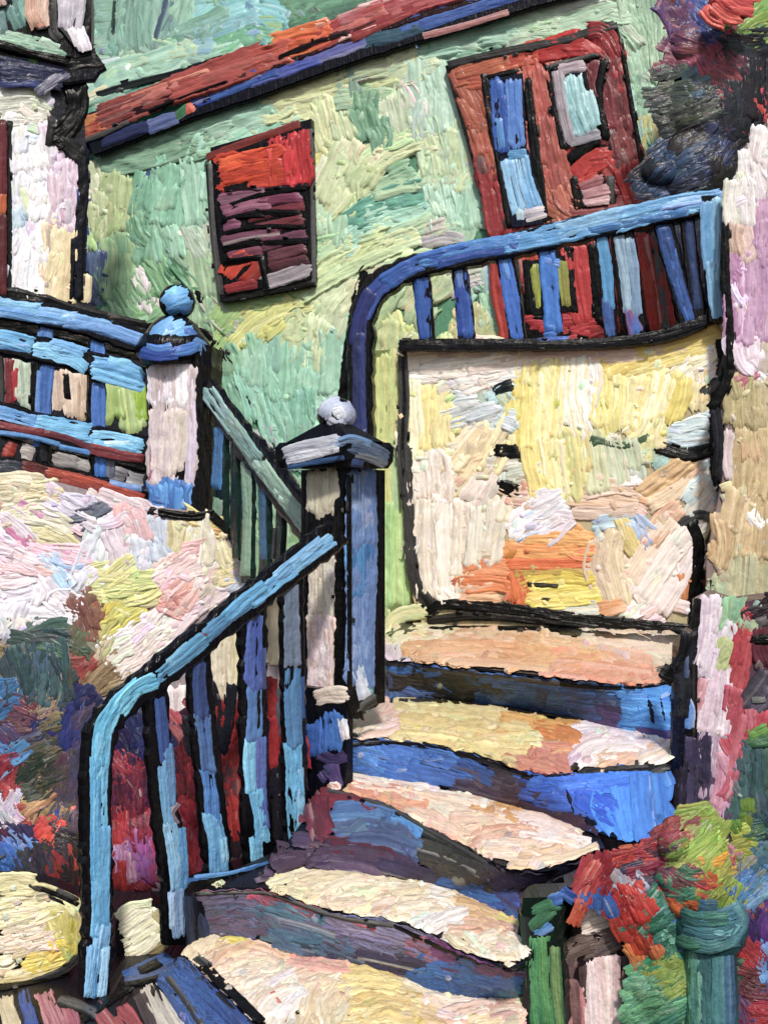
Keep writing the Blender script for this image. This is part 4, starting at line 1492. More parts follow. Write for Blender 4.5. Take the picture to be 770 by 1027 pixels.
part('rail', fp, [(-60, 328), (0, 342), (50, 352), (100, 366), (146, 380)], 25, .08, '''
-40 330 0 338 32 346,13,6cb4e0 5498d0
0 346 30 350,6,4c8ccc
34 350 48 352 60 356,13,84c4e8 6cb0e0
50 346 70 350 86 356,11,5a98d8 74b4e4
60 358 75 362 86 370,10,6cb4e0 84c0e8
92 366 115 370 144 380,15,6cb4e4 5a9cd4
94 374 120 382 142 388,9,84c4ec 64acdc
110 362 130 366,8,7cbce8
''', fence)
part('rail', fp, [(-60, 400), (0, 414), (50, 428), (100, 440), (146, 450)], 25, .08, '''
-30 410 0 414 36 424,13,5490d0 6ca4dc
34 424 60 430 90 434,15,6cb4e0 58a0d4
44 432 70 438 92 446,9,5498d0 78bce4
90 440 115 442 143 448,14,7cc0e8 60acd8
94 450 120 454 142 458,8,5ca4d8
104 446 140 444,6,94d0f0
''', fence)
part('rail', fp.off(.01), [(-60, 412), (0, 426), (50, 438), (100, 452), (146, 462)], 11, .08, '''
0 426 20 430 44 434,6,7c2c34 8c3840
44 434 70 440 92 450,5,702834 6c3448
92 450 118 456 144 460,8,8c343c 742830
0 434 30 438 60 446,4,4c84c4
60 448 90 454,4,4c88cc
''', fence)
part('rail', fp.off(.02), [(-60, 460), (0, 468), (30, 472), (80, 484), (146, 504)], 23, .1, '''
24 468 45 474 60 482,10,6c2424 40181c
46 474 80 482 120 494,10,a84430 8c3028
50 482 90 492 142 506,10,7c2820 98382c
100 490 125 496 144 502,10,903024 a84434
60 476 90 482 130 494,5,c05038
-20 470 10 468 24 472,12,3c4450 2c303c
110 484 128 488 142 490,5,5c88c8
''', fence)

# left pillar
lp = vplane(140, 5.34, 210, 5.3)
pil = thing('gate_pillar', 'pillar with domed blue cap and ball, pink shaft, at the end of the blue fence', 'pillar', lp.P(175, 512))
mb = MB().bar(lp, [(177, 345), (177, 430), (176, 514)], 64, .32, '0a0d18', 66, .015)
mb.paint(lp, '''
174 366 174 420 172 486,34,d0c4c8 bcacb0
170 484 170 510,32,4484cc 3868b0
160 368 160 385 162 404,18,e4dce8 d4ccd8
178 364 178 385 178 404,18,ece8f0 dcd4e0
190 380 192 430 190 482,8,ccc0d4 bcb0c8
158 412 158 440 160 472,14,d4c4c0 c8b4ac
171 412 170 445 168 475,15,d8ccc8 c8b8b0
182 412 182 440 178 470,11,d4c8bc ccc0b8
152 430 153 470 152 486,5,8cb0d8 a84c60
156 486 160 496 158 508,14,4c8cd4 5c9cdc
174 484 174 496 172 510,16,4484cc 60a0e0
186 486 186 498 186 508,10,84b0dc 5490d4
152 500 170 504,7,3868b0
''')
mb.build('shaft', M_WALL, pil)
def cap_ball(name, cx, cy, Y, rx, ry, strokes, parent, z0=-1.):
    b = Ball(cx, cy, Y, rx, ry)
    c = ((cx - CX) / F * Y, Y, (CY - cy) / F * Y + EYE); k = Y / F
    mb = MB().ellipsoid(c, (rx * k, rx * k, ry * k), '0a0d18', z0=z0)
    for q, w, c1, c2 in parse(strokes):
        q = np.array(q).reshape(-1, 2); m = np.array([cx, cy])
        mb.stroke(b, m + (q - m) * 1.14, w * 1.3, c1, c2)
    return mb.build(name, M_IRON, parent)
Yc = 5.36
Yp2 = 5.42; kq = Yp2 / F; V = []; fs = []; sg = 28
prof = [(31, 368), (33, 362), (37, 357), (38, 349), (34, 341), (29, 335), (23, 326), (14, 319), (5, 316)]
for r_, y_ in prof:
    for j in range(sg):
        t = 2 * math.pi * j / sg; V.append(((175 - CX) * kq + r_ * kq * math.cos(t), Yp2 + r_ * kq * math.sin(t), (CY - y_) * kq + EYE))
for i in range(len(prof) - 1):
    for j in range(sg): fs.append([i * sg + j, i * sg + (j + 1) % sg, (i + 1) * sg + (j + 1) % sg, (i + 1) * sg + j])
fs += [list(range(sg))[::-1], [(len(prof) - 1) * sg + j for j in range(sg)]]
mb = MB().add(V, fs, lin('0a0d18'), None, True) or None
mb = MB(); mb.add(V, fs, lin('0a0d18'), None, True)
dm, cl = Ball(175, 346, Yp2 - .01, 31, 31), Cyl(175, 38, Yp2)
mb.paint(dm, '''
153 344 160 332 174 323,11,5a98d8 74b0e4
160 343 170 332 184 326,12,7cb8e8 94c4ec
160 340 170 330,7,a4c8ec 84b8e8
172 342 182 335 192 334,11,5494d4 70acdc
184 330 194 338,9,3c64b0 5080c4
''').paint(cl, '''
142 353 158 357 178 354,9,3058b0 2848a0
148 348 160 350 172 347,6,4c84cc
176 353 190 350 200 346,9,3464b8 5490d4
196 344 204 348 206 354,9,6c9cc8 4878b8
''')
mb.build('cap', M_IRON, pil)
cap_ball('ball_finial', 178, 303, 5.42, 18, 18, '''
168 306 174 298 184 294,9,5ca0dc 70b0e4
170 310 178 306 188 302,9,64a8e0 4c94d4
182 312 188 306,6,4888cc
170 296 178 292,5,84bce8
''', pil)

# sloping green handrail between the two pillars
gp_ = vplane(205, 5.3, 308, 4.5)
srail = thing('sloping_railing', 'sloping pale green railing running down between the two pillars', 'railing', gp_.P(250, 600))
part('handrail', gp_, [(203, 386), (258, 462), (313, 536)], 21, .03, '''
206 390 220 410 236 432,13,84b4b8 9cc4c0
224 414 244 442 258 460,12,7ca8a4 94b8a8
240 438 262 468 282 494,13,6c9490 98b8a8
262 468 286 500 308 528,14,a0c4b0 88ac9c
254 462 284 504,6,b4d0bc
222 404 246 440,4,b0d4cc
''', srail, w2=30)
for pth, w, s in [([(220, 412), (220, 520), (217, 545)], 12, '220 430 217 490,8,3c7cb8 4c8cc8;219 500 217 530,8,8cb490 6c9c80'),
                  ([(234, 432), (234, 520), (236, 560)], 7, '234 500 236 545,4,1c2c34'),
                  ([(247, 448), (246, 540), (246, 585)], 12, '247 462 248 520 246 578,8,9cc0a0 78a490'),
                  ([(263, 472), (264, 560), (262, 590)], 10, '263 486 264 560,6,386088 3c6c94'),
                  ([(280, 496), (278, 556), (272, 590)], 7, '276 530 274 560,3,1c2c34')]:
    part('baluster', gp_.off(-.02), pth, w, .03, s, srail, c='1c3430')

# middle pillar: a square shaft set cornerwise
m1, m2 = vplane(308, 4.42, 345, 4.30), vplane(345, 4.30, 382, 4.45)
mp = thing('gate_pillar', 'pillar with square dark cap and small pale ball at the head of the stair railing', 'pillar', m1.P(345, 720))
def corner_prism(mb, fl_, fr_, xl, xm, xr, y0, y1, c):
    a, b, d = fl_.P(xl, y0), fl_.P(xm, y0), fr_.P(xr, y0)
    e = a + d - b; e = b + (e - b) * 1.0
    z0, z1 = fl_.P(xm, y1)[2], fl_.P(xm, y0)[2]
    mb.prism([(b[0], b[1]), (d[0], d[1]), (e[0], e[1]), (a[0], a[1])], z0, z1, c); return mb
mb = corner_prism(MB(), m1, m2, 302, 345, 386, 470, 712, '0a0d18')
mb.paint(m1, '''
324 474 324 514,22,ccc0a8
324 560 324 620,22,d0c4ac
323 618 323 692,22,d0bcc0
318 474 318 495 317 514,15,d4ccb4 c4bca4
331 472 332 495 332 512,13,dcd4bc c8c0b0
318 566 320 590 318 618,13,dcd4bc d0c4b0
331 556 332 590 332 620,13,d0ccb8 dcd4c4
317 620 318 650 316 690,14,dcc8cc d0b8bc
331 618 330 650 330 686,14,d8ccd0 ccb4bc
324 640 324 684,8,e0d4d4
340 500 340 690,7,K
304 560 306 700,6,K
''')
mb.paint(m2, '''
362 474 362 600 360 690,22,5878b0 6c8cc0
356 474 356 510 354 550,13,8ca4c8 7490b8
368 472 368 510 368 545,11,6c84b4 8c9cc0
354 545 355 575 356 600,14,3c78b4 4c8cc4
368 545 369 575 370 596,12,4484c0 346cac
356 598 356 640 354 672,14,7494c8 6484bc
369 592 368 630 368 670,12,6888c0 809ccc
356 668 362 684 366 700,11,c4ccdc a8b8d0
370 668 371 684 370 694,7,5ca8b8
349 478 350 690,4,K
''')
mb.build('shaft', M_WALL, mp)
c1, c2 = vplane(277, 4.36, 350, 4.18), vplane(350, 4.18, 394, 4.36)
mb = MB()
q4 = [c1.P(350, 441), c2.P(395, 441), c1.P(276, 441)]; q4.append(q4[1] + q4[2] - q4[0]); q4 = [q4[0], q4[1], q4[3], q4[2]]; cc_ = sum(q4) / 4
zt_c, zb_c = c1.P(350, 441)[2], c1.P(350, 468)[2]; V = []
for f_, k_ in ((0., .90), (.28, .985), (.8, 1.0), (1., .93)):
    for q in q4: V.append(((cc_ + (q - cc_) * k_)[0], (cc_ + (q - cc_) * k_)[1], zb_c + (zt_c - zb_c) * f_))
fs = [(3, 2, 1, 0), (12, 13, 14, 15)] + [(i * 4 + j, i * 4 + (j + 1) % 4, i * 4 + 4 + (j + 1) % 4, i * 4 + 4 + j) for i in range(3) for j in range(4)]
mb.add(V, fs, lin('0a0d18'))
mb.paint(c1, '''
286 456 305 450 338 444,13,b8bcc8 a4a8b8
288 461 310 456 338 449,8,d4d4dc b0b8c8
290 469 315 464 345 459,4,2c5c94 1c2c4c
330 446 346 443,6,7ca4cc
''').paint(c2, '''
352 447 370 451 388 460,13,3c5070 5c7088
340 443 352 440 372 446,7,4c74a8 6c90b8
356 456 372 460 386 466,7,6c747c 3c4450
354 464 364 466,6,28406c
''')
mb.build('cap', M_WALL, mp)
a, b, d = c1.P(286, 441), c1.P(350, 441), c2.P(386, 441); e = a + d - b; zt = c1.P(350, 441)[2]; cen = (a + d) / 2
mb = MB(); sc_ = .80
base = [(cen + (q - cen) * .98) for q in (b, d, e, a)]; top = [(cen + (q - cen) * .28) for q in (b, d, e, a)]
V = [(q[0], q[1], zt) for q in base] + [(q[0], q[1], zt + .075) for q in top]
mb.add(V, [(3, 2, 1, 0), (4, 5, 6, 7)] + [(i, (i + 1) % 4, (i + 1) % 4 + 4, i + 4) for i in range(4)], lin('0b0e1a'))
mb.build('cap_slope', M_WALL, mp)
cap_ball('ball_finial', 337, 416, 4.36, 19, 18, '''
326 418 330 408 340 404,8,a8b4cc c0c8d8
344 406 350 416 344 424,7,98a4c4 b4bcd0
330 422 338 426 346 422,7,c4c8d4 a8b0c8
334 414 341 412 342 418,6,d4d8e0 b8c0d0
''', mp)
b1, b2 = vplane(306, 4.28, 347, 4.16), vplane(347, 4.16, 390, 4.34)
mb = corner_prism(MB(), b1, b2, 302, 347, 354, 694, 900, '10131f')
mb.paint(b1, '''
318 700 330 697 346 697,14,dcd0c4 c4b4a4
318 724 318 740 316 756,16,2c5cb0 3468bc
334 718 334 735 332 754,15,3c74c4 2c60b0
343 720 346 740,8,e0d8dc c8ccd8
320 756 335 762 346 758,9,2c2050 483c74
322 772 330 780,14,34406c 5c4480
334 766 338 790,10,60488c 4c3c74
316 800 320 850,16,4c1828 601c30
332 806 334 850,12,441a34 7c6478
''').paint(b2, '''
352 700 358 720,10,K
356 715 366 706 376 700,8,K
''')
mb.build('plinth', M_STONE, mp)

# ================================================================== STAIR RAILING
sr = vplane(100, 3.29, 335, 4.12)
rail = thing('stair_railing', 'bright blue iron handrail with balusters descending beside the stairs', 'railing', sr.P(100, 1000))
part('handrail', sr, [(342, 533), (300, 566), (250, 606), (200, 646), (150, 686), (122, 710), (104, 738), (99, 790), (100, 880), (101, 940), (97, 1000)], 29, .035, '''
334 540 312 556 290 572,13,64a8e0 7cbce8
322 542 300 560 276 580,9,8cc4ec 5498d4
296 568 272 588 250 604,13,68b0e0 5ca0d4
266 586 245 602 226 620,10,4c98cc 64acd8
250 604 225 622 205 640,12,4480ac 5490bc
206 640 180 662 160 678,13,5aa0c8 4c8cb8
190 648 170 666,9,6cb0d4
158 682 136 692 118 716,14,5cb4dc 78c8e4
140 686 118 706 106 736,12,74c8e8 54acd4
116 706 102 730 98 770,11,64bce0 4ca4d0
104 736 101 780 100 840,13,64b4e0 78c4e8
96 760 96 820 97 880,9,4c9cd4 5caedc
104 830 104 880 103 930,11,68b0dc 4c98cc
98 870 99 910 98 940,12,54a4d8 70b8e0
104 925 100 960 94 998,13,74b4e4 8cc4ec
94 948 92 975 90 1000,10,5ca4dc 84bce4
106 950 104 980 102 1000,7,94c8ec
198 640 210 636,6,8c4454
''', rail)
for pth, w, s, w2 in [
    ([(158, 686), (162, 760), (170, 830), (178, 900), (180, 948)], 23, '''
160 700 163 730 166 764,9,2c4c8c 385ca4
168 748 170 780 172 810,9,4c80b4 6c9cc8
164 768 166 800 170 826,9,74b0d8 5c98c8
178 806 172 816 178 826,5,7c6c80 a08c98
170 826 175 850 180 890,13,74acd4 8cbcdc
182 830 184 860 184 890,7,5c94c4
178 890 178 915 180 940,12,8cb0d4 7094c4
172 895 174 930,6,9cc4e0''', 27),
    ([(202, 650), (204, 700), (212, 780), (222, 880)], 23, '''
200 665 200 690 203 720,11,3c5894 2c4480
203 715 206 745 210 776,12,3c609c 4c74ac
208 770 212 800 214 826,12,4c84c8 3c70b8
212 815 218 845 222 876,14,6cb0dc 5c9ccc
224 840 226 865,6,84c0e4
214 850 214 874,7,5498cc''', 27),
    ([(256, 604), (256, 680), (258, 780), (262, 868)], 25, '''
256 618 255 650 254 690,14,3c58ac 4c68b4
263 650 263 690,6,30488c
255 690 256 720 254 746,13,4c78b8 5484c0
251 742 250 765 252 795,10,64b0dc 7cc0e0
262 740 262 790 266 830,8,5c5ca4 4c70b8
256 790 260 815 264 845,11,58a4d4 74bce0
256 840 258 864,10,78c0e4 58a4d4''', 29),
    ([(294, 575), (296, 660), (298, 760), (300, 850)], 23, '''
292 585 293 620 294 668,13,60748c 7484a0
294 668 294 700 296 750,13,3c70a4 4c84b4
302 680 303 720,5,2c5488
294 748 296 790 298 842,14,64b0d8 54a0d0
301 770 302 830,6,80c4e4''', 22)]:
    part('baluster', sr.off(-.015), pth, w, .03, s, rail, w2=w2)

# kerb the balusters stand on
kb = MB()
fr_, bk_ = sr.off(.10), sr.off(-.12)
zt_, = (-1.232,)
xs = (190, 336); q = []
def onplane(pl, x, h):
    Y = 1 / pl.inv(x, 0); return ((x - CX) / F * Y, Y)
foot = [onplane(fr_, 186, 0), onplane(fr_, 312, 0), onplane(bk_, 312, 0), onplane(bk_, 186, 0)]
kb.prism([(float(a), float(b)) for a, b in foot], 0., EYE + zt_, '12151f')
kb.paint(fr_, '''
190 890 230 882 280 868 310 850,9,K
190 884 230 878 270 866,5,3c74b8 2c5c9c
196 880 230 876 262 868,4,5494cc
190 900 192 930 194 960,10,K 1c2c4c
200 920 205 950,14,2c3c64 1c2844
''')
tag(kb.build('stair_kerb', M_STONE), 'low dark kerb under the blue balusters beside the lower steps', 'kerb')

# ================================================================== BUSHES (dabs of leaf and flower spread through a volume)
def y_ok(q): return q[:, 1].max() < 1060
def bush(name, label, dim, Y1, dabs, blobs, loose=3, dark='10131c', group=None, cat='bush', tilt=.014, spread=.05, mirror=None):
    more = []
    for x, y, Y, rx, ry, rd in blobs:      # smaller lumps over the big ones give an uneven outline
        more.append((x, y, Y, rx, ry, rd))
        for _ in range(5):
            t = rng.uniform(0, 6.28); q = rng.uniform(.3, .8); more.append((x + rx * q * math.cos(t), y + ry * q * math.sin(t), Y - rd * rng.uniform(.3, .68), rx * rng.uniform(.22, .42), ry * rng.uniform(.2, .38), rd * rng.uniform(.2, .4)))
    t = thing(name, label, cat, ((blobs[0][0] - CX) / F * blobs[0][2], blobs[0][2], 0.))
    mb = MB()
    for x, y, Y, rx, ry, rd in more:
        k = Y / F; mb.ellipsoid(((x - CX) * k, Y, (CY - y) * k + EYE), (rx * k * .97, rd * .96, ry * k * .97), dark, 20, 12, jit=.02)
    extra = []
    for p, w, c1, c2 in parse(dabs):       # the mass goes on past the edge of the view
        q = np.array(p).reshape(-1, 2); x = q[:, 0].mean()
        if mirror is not None and abs(x - mirror) < 75 and y_ok(q): q[:, 0] = 2 * mirror - q[:, 0]; extra.append((q, w, c1, c2))
    sf = Lumps(more); D = [(p, w, c1 * dim, None if c2 is None else c2 * dim) for p, w, c1, c2 in extra + parse(dabs)]
    def tint(c, g=.22): return np.clip(c * rng.uniform(1 - g, 1 + g) * (1 + rng.normal(0, .10, 3)), .003, .8)
    def turned(q, m, o, a, k): R_ = np.array([[math.cos(a), -math.sin(a)], [math.sin(a), math.cos(a)]]); return (q - m) * k @ R_.T + m + o
    mids = np.array([np.array(p).reshape(-1, 2).mean(0) for p, *_ in D])
    for x, y, Y, rx, ry, rd in more[::-1]:   # every lump gets its own cover of paint
        for _ in range(int(6 + rx * ry / 60)):
            an, q = rng.uniform(0, 6.28), math.sqrt(rng.uniform(0, .85)); m = np.array([x + rx * q * math.cos(an), y + ry * q * math.sin(an)])
            p, w, c1, c2 = D[int(np.argmin(((mids - m) ** 2).sum(1) * rng.uniform(.6, 1.4, len(D))))]
            g = np.array(p).reshape(-1, 2); d = g[-1] - g[0]; d = d / (np.hypot(*d) + 1e-6) * rng.uniform(8, 16)
            mb.stroke(sf, [m - d, m + rng.normal(0, 1.5, 2), m + d], rng.uniform(8, 14), tint(c1), tint(c1 if c2 is None else c2), .7)
    for r in range(loose):                 # under layers fill the gaps between the dabs
        for p, w, c1, c2 in D:
            if c1[0] > 2.2 * max(c1[1], c1[2]): continue
            q = np.array(p).reshape(-1, 2); m = q.mean(0)
            mb.stroke(sf, turned(q, m, rng.normal(0, 8, 2), rng.normal(0, .25), rng.uniform(.8, 1.2)), w * rng.uniform(.9, 1.3), tint(c1), tint(c1 if c2 is None else c2), .7)
    for p, w, c1, c2 in D:
        q = np.array(p).reshape(-1, 2); m = q.mean(0); d = q[-1] - q[0]; d = d / (np.hypot(*d) + 1e-6); nr = np.array([-d[1], d[0]])
        mb.stroke(sf, q, w * 1.05, tint(c1, .08), tint(c1 if c2 is None else c2, .12), .9)
        for k in range(int(w / 4.2)):        # loose smaller touches dragged through the dab
            e = D[int(rng.integers(len(D)))]; near_ = np.hypot(*(np.array(e[0]).reshape(-1, 2).mean(0) - m)) < 45
            cc = e[2] if near_ and e[2].max() > .03 else c1
            mb.stroke(sf, turned(q, m, nr * rng.uniform(-.6, .6) * w + d * rng.normal(0, 5), rng.normal(0, .3), rng.uniform(.3, .8)), rng.uniform(2.5, 5.5), tint(cc, .3), tint(c2 if c2 is not None else c1, .3), .9)
    mb.build('crown', M_LEAF, t)
    return t
# dark tree with red blossoms behind the terrace corner
dk = bush('flowering_tree', 'dark navy bush with red and coral blossoms beside the red door', 1.35, 0, '''
655 108 680 100 712 92,16,2c383c 444c40
660 120 690 110 720 96,14,1c2830 3c4438
690 90 705 84 716 80,12,2c3c4c 4c6478
662 134 680 120 700 112,14,10141c 2c3030
730 80 732 110 728 140,16,0e1120 1a2038
742 90 742 120 738 150,14,0b0d16 161c30
755 60 756 90 758 120,18,0a0c14 141828
765 50 768 90 768 130,16,0a0c14 1c2438
735 45 750 44 768 46,14,0c0f18 2a3040
728 60 734 66,12,6c2c3c 3c1c2c
650 190 680 170 712 155,18,1c2c4c 2c4468
652 180 670 165 690 152,12,283c60 18243c
660 196 690 184 716 172,14,16203c 24365c
700 150 712 140 724 130,14,10162c 1c2a54
710 165 722 150 728 140,14,1c2c6c 101830
720 172 735 165 748 158,12,0a0c14 12162a
740 160 752 150,14,0a0c14
650 205 680 198 710 188,10,0c1020 1c2a48
640 182 655 170,10,0e1424
672 8 678 20 682 34,14,6c3450 4c2c54
684 4 690 20 694 36,12,2c3c74 5c3458
690 -6 700 8 712 26,16,26345c 2c4484
700 20 712 32 724 34,14,34487c 26305c
676 30 690 34,10,7c4050 503050
668 -4 676 4,10,8c3c4c 5c3050
726 34 735 36,10,8c3048 a84c5c
716 46 722 56 726 62,13,a04858 7c2c3c
722 72 732 76 736 82,11,8c3c48 602838
716 92 726 96,8,8c3444 5c2430
756 92 762 98 766 106,13,a82c38 c03c44
740 32 752 22 768 14,13,7c9c48 5c8030
744 38 756 30 770 24,8,90ac54 44642c
736 30 742 26,8,5c7838
690 120 710 108 726 96,7,5c6450 3c4440
744 148 750 150,6,8c3040
700 180 698 230 694 300,22,141a2c 1c2844
726 170 726 190,12,0a0c14
''', [(715, 100, 7.0, 58, 92, .2), (700, 175, 7.0, 50, 55, .2), (735, 30, 7.0, 62, 55, .18), (770, 110, 7.05, 40, 100, .2)], loose=3, dark='10182c')
mbt = MB().bar(vplane(600, 6.95, 800, 6.9), [(700, 345), (704, 270), (712, 170)], 16, .1, '0c0f18', 12)
mbt.paint(vplane(600, 6.95, 800, 6.9), '700 335 704 270 710 190,9,1c2030 2c2c3c'); mbt.build('trunk', M_LEAF, dk)
mbl = MB()
for p, w, c in [('706 10 715 20 726 24', 12, ('d8504c', 'e87868')), ('716 4 728 14 742 18', 14, ('d04444', 'e06458')), ('726 -4 740 6 754 8', 14, ('dc5c58', 'c03c40')), ('738 -8 748 -4 760 -6', 12, ('c83c40', 'e07468')), ('712 -2 722 -6', 10, ('a83038', 'c84848'))]:
    mbl.paint(tilted(735, 8, 6.52 + rng.uniform(0, .05), rng.normal(0, .03), .02), '%s,%d,%s %s' % (p, w, *c), amp=1.3)
mbl.ellipsoid(((732 - CX) / F * 6.64, 6.64, (CY - 6) / F * 6.64 + EYE), (.14, .1, .10), 'a83038', 16, 10)
tag(mbl.build('blossom', M_LEAF, dk), 'large coral red blossom', None)

bush('dark_shrub', 'tangled shrub in dark blue, olive and brown with red flecks below the white wall', .95, 0, '''
30 655 34 680 36 705,16,3c5c60 2c4850
46 652 46 680 44 710,16,4c6c74 34505c
58 650 60 675 58 704,14,486870 2c404c
66 665 68 690 66 704,10,585c58 3c4448
30 640 50 636 68 640,12,4c6860 3c5854
36 712 48 706 60 702,11,907464 a88878
56 720 64 712,9,9c8060
2 712 14 706 24 702,11,3c74a8 2c5080
8 712 20 712 34 722,12,502c40 7c4450
16 724 26 730 36 724,11,5c3c54 784c5c
4 726 14 732 20 742,10,4c5478 5c3c5c
14 740 26 738 40 732,9,6c6c98 443050
24 748 40 742 52 732,14,5c5850 44443c
30 758 48 752 60 744,13,4c4c44 686050
40 730 50 726,10,7c6c54 5c5844
52 736 58 722 62 708,12,283474 1c2860
60 746 66 728 74 706,13,243078 303c88
70 750 76 730 86 710,13,5c4c6c 2c3070
80 740 86 724 94 708,11,3c3c6c 4c4054
74 704 78 698 84 692,12,242c6c 1c2458
90 730 96 716,9,1c2858
-2 756 8 752 18 744,14,3c74b0 5088c0
0 768 10 762 20 756,9,902434 a83040
4 782 10 772 14 764,11,9c2838 6c1c2c
12 792 16 780 18 768,9,a83040 8c2030
22 786 34 774 50 764,16,404840 2c342c
20 798 36 788 52 776,13,505848 3c443c
30 804 44 796 54 786,12,343c38 58584c
60 758 60 790 58 830,12,5c4c54 484058
70 756 70 790 68 840,12,685848 50484c
80 756 79 790 78 836,11,3c3c64 584854
90 752 90 790 88 838,12,2c4088 243470
97 790 96 820 94 840,8,2c4898 1c2c64
54 840 62 846 72 848,12,504438 383040
24 814 38 804 54 792,11,a08858 b89c70
30 822 40 814 54 802,8,786040 9c8458
24 818 34 816,9,b84038 a03430
34 830 42 826 50 818,12,d04038 b83430
42 842 48 834 52 826,10,c8382c d85040
0 806 4 814 8 820,11,d0c8d8 a8a0b8
0 822 6 830 12 836,10,6c2438 4c2040
10 826 18 834 24 842,10,242c64 3c2850
0 838 10 852 20 868,14,3c74c8 2c5cb0
-2 856 8 868 14 882,14,3468bc 4c84d0
10 836 18 846 24 852,10,4c80d0 a8b4d8
22 850 28 866 30 884,16,3a3848 4c4858
36 846 40 864 44 880,15,343040 484454
52 852 58 864 62 876,13,a83430 802428
62 862 70 872 76 884,12,902c2c 5c2024
70 850 76 860 80 872,10,6c2428 b03c34
66 884 74 892,10,b03830 40201c
84 846 86 866 86 890,12,3c2020 241418
50 880 62 890,10,2c2420 1c1818
''', [(45, 770, 4.5, 66, 95, .14), (20, 830, 4.42, 60, 75, .14), (70, 850, 4.4, 50, 70, .12), (-20, 770, 4.5, 50, 90, .14)], loose=3, dark='2c2a34', mirror=0, spread=.04)

bush('red_flower_bed', 'bed of red and magenta flowers with dark blue leaves behind the blue balusters', .68, 0, '''
116 730 124 745 130 765,16,2c2c6c 3c2c5c
130 705 138 725 142 750,16,1c2864 2c3474
146 710 150 735 152 760,14,343478 243068
120 760 124 790 124 812,14,3c1c4c 8c2440
134 755 136 785 134 815,14,5c1c44 a82c48
148 760 150 785 150 812,12,281c54 6c2448
122 770 126 776,6,b83848
124 812 126 830 124 858,14,b82838 d03848
138 808 140 830 138 850,13,b02c40 882048
150 810 153 830 152 846,12,c03454 a02848
140 845 142 860 146 880,10,9c50a4 b874b4
128 850 130 866 132 880,9,c89cc0 b46cac
152 845 154 866 158 886,10,c04484 d870a0
160 870 162 880 164 890,8,d8b4d0
122 860 122 880 124 898,11,b83038 a0242c
140 885 150 892,9,902430 b03848
175 750 180 775 182 800,13,7c1c2c 48182c
188 750 190 780 192 800,11,64182c 902434
184 790 190 810 196 830,13,a82838 8c1c30
198 810 200 830 202 850,11,9c2848 b83c4c
190 840 196 860 198 876,12,b02c34 981c2c
200 850 200 868,8,a83048
186 700 196 712,7,c06070 a84858
228 705 228 725 230 745,16,b8202c a01824
240 715 240 735 240 755,13,ac1c28 c83038
228 745 232 765 234 790,15,c03438 b02830
240 765 240 790 242 815,13,b8343c a82834
234 790 238 815 242 845,9,d04038 b82c30
226 770 226 790,6,7c4450
272 680 274 705 276 720,9,c02c34 a82430
272 718 274 735 276 770,10,cc3034 b02430
280 690 280 720,6,6c7080
244 830 250 850,10,2c1420
210 690 214 720 214 760,10,1c1c30
284 760 286 800 284 840,8,1a1a2c
''', [(135, 800, 4.35, 44, 95, .12), (200, 790, 4.4, 44, 90, .12), (262, 775, 4.48, 48, 82, .12), (150, 850, 4.3, 60, 50, .1)], loose=3, dark='38182a', cat='flower bed', spread=.03)

# lower right: flowering shrub, its teal pot, posts
pot = thing('flower_pot', 'teal pot with a broad rounded rim at the bottom right, holding the flowering shrub', 'pot', (.85, 2.97, 0.))
Yp = 2.86; kx = (Yp + .11) / F
mb = MB()
prof = [(26, 1080), (27, 1000), (25, 958), (27, 950), (34, 942), (37, 926), (34, 914), (24, 908)]
seg = 24; V = []; fs = []
for r_, y_ in prof:
    for j in range(seg):
        t = 2 * math.pi * j / seg; V.append(((712 - CX) * kx + r_ * kx * math.cos(t), Yp + .11 + r_ * kx * math.sin(t), max(0., (CY - y_) * kx + EYE)))
for i in range(len(prof) - 1):
    for j in range(seg): fs.append([i * seg + j, i * seg + (j + 1) % seg, (i + 1) * seg + (j + 1) % seg, (i + 1) * seg + j])
fs += [list(range(seg)), [(len(prof) - 1) * seg + j for j in range(seg)]]
mb.add(V, fs, lin('2c5458'), None, True)
pf = Plane(1 / Yp)
cy1, cy2 = Cyl(712, 37, Yp + .11), Cyl(712, 28, Yp + .11)
mb.paint(cy2, '''
688 955 688 985 690 1032,11,2c6c54 4c8c6c
696 955 696 985 698 1032,11,3c7c78 5c9c88
706 952 706 990 708 1032,11,3a7474 2c6068
718 952 718 990 719 1032,11,3c7880 4c8c8c
729 950 730 990 731 1032,10,2c5c80 3c7090
700 960 702 1030,6,6caa94
712 960 712 1030,5,20485c
''').paint(cy1, '''
694 946 712 950 735 942,12,3c7478 4c8488
686 930 712 936 738 926,15,3c7c88 2c5c70
682 918 700 922 730 920,13,3c8070 2c6464
680 942 690 946 700 946,10,2c6858 3c7c64
700 918 720 920 742 912,12,447c94 346880
736 906 744 922 734 944,10,3c7088 5c98a0
700 908 718 908,9,2c5c7c
716 936 732 936 740 926,6,5c9ca0
''')
mb.build('body', M_STONE, pot)
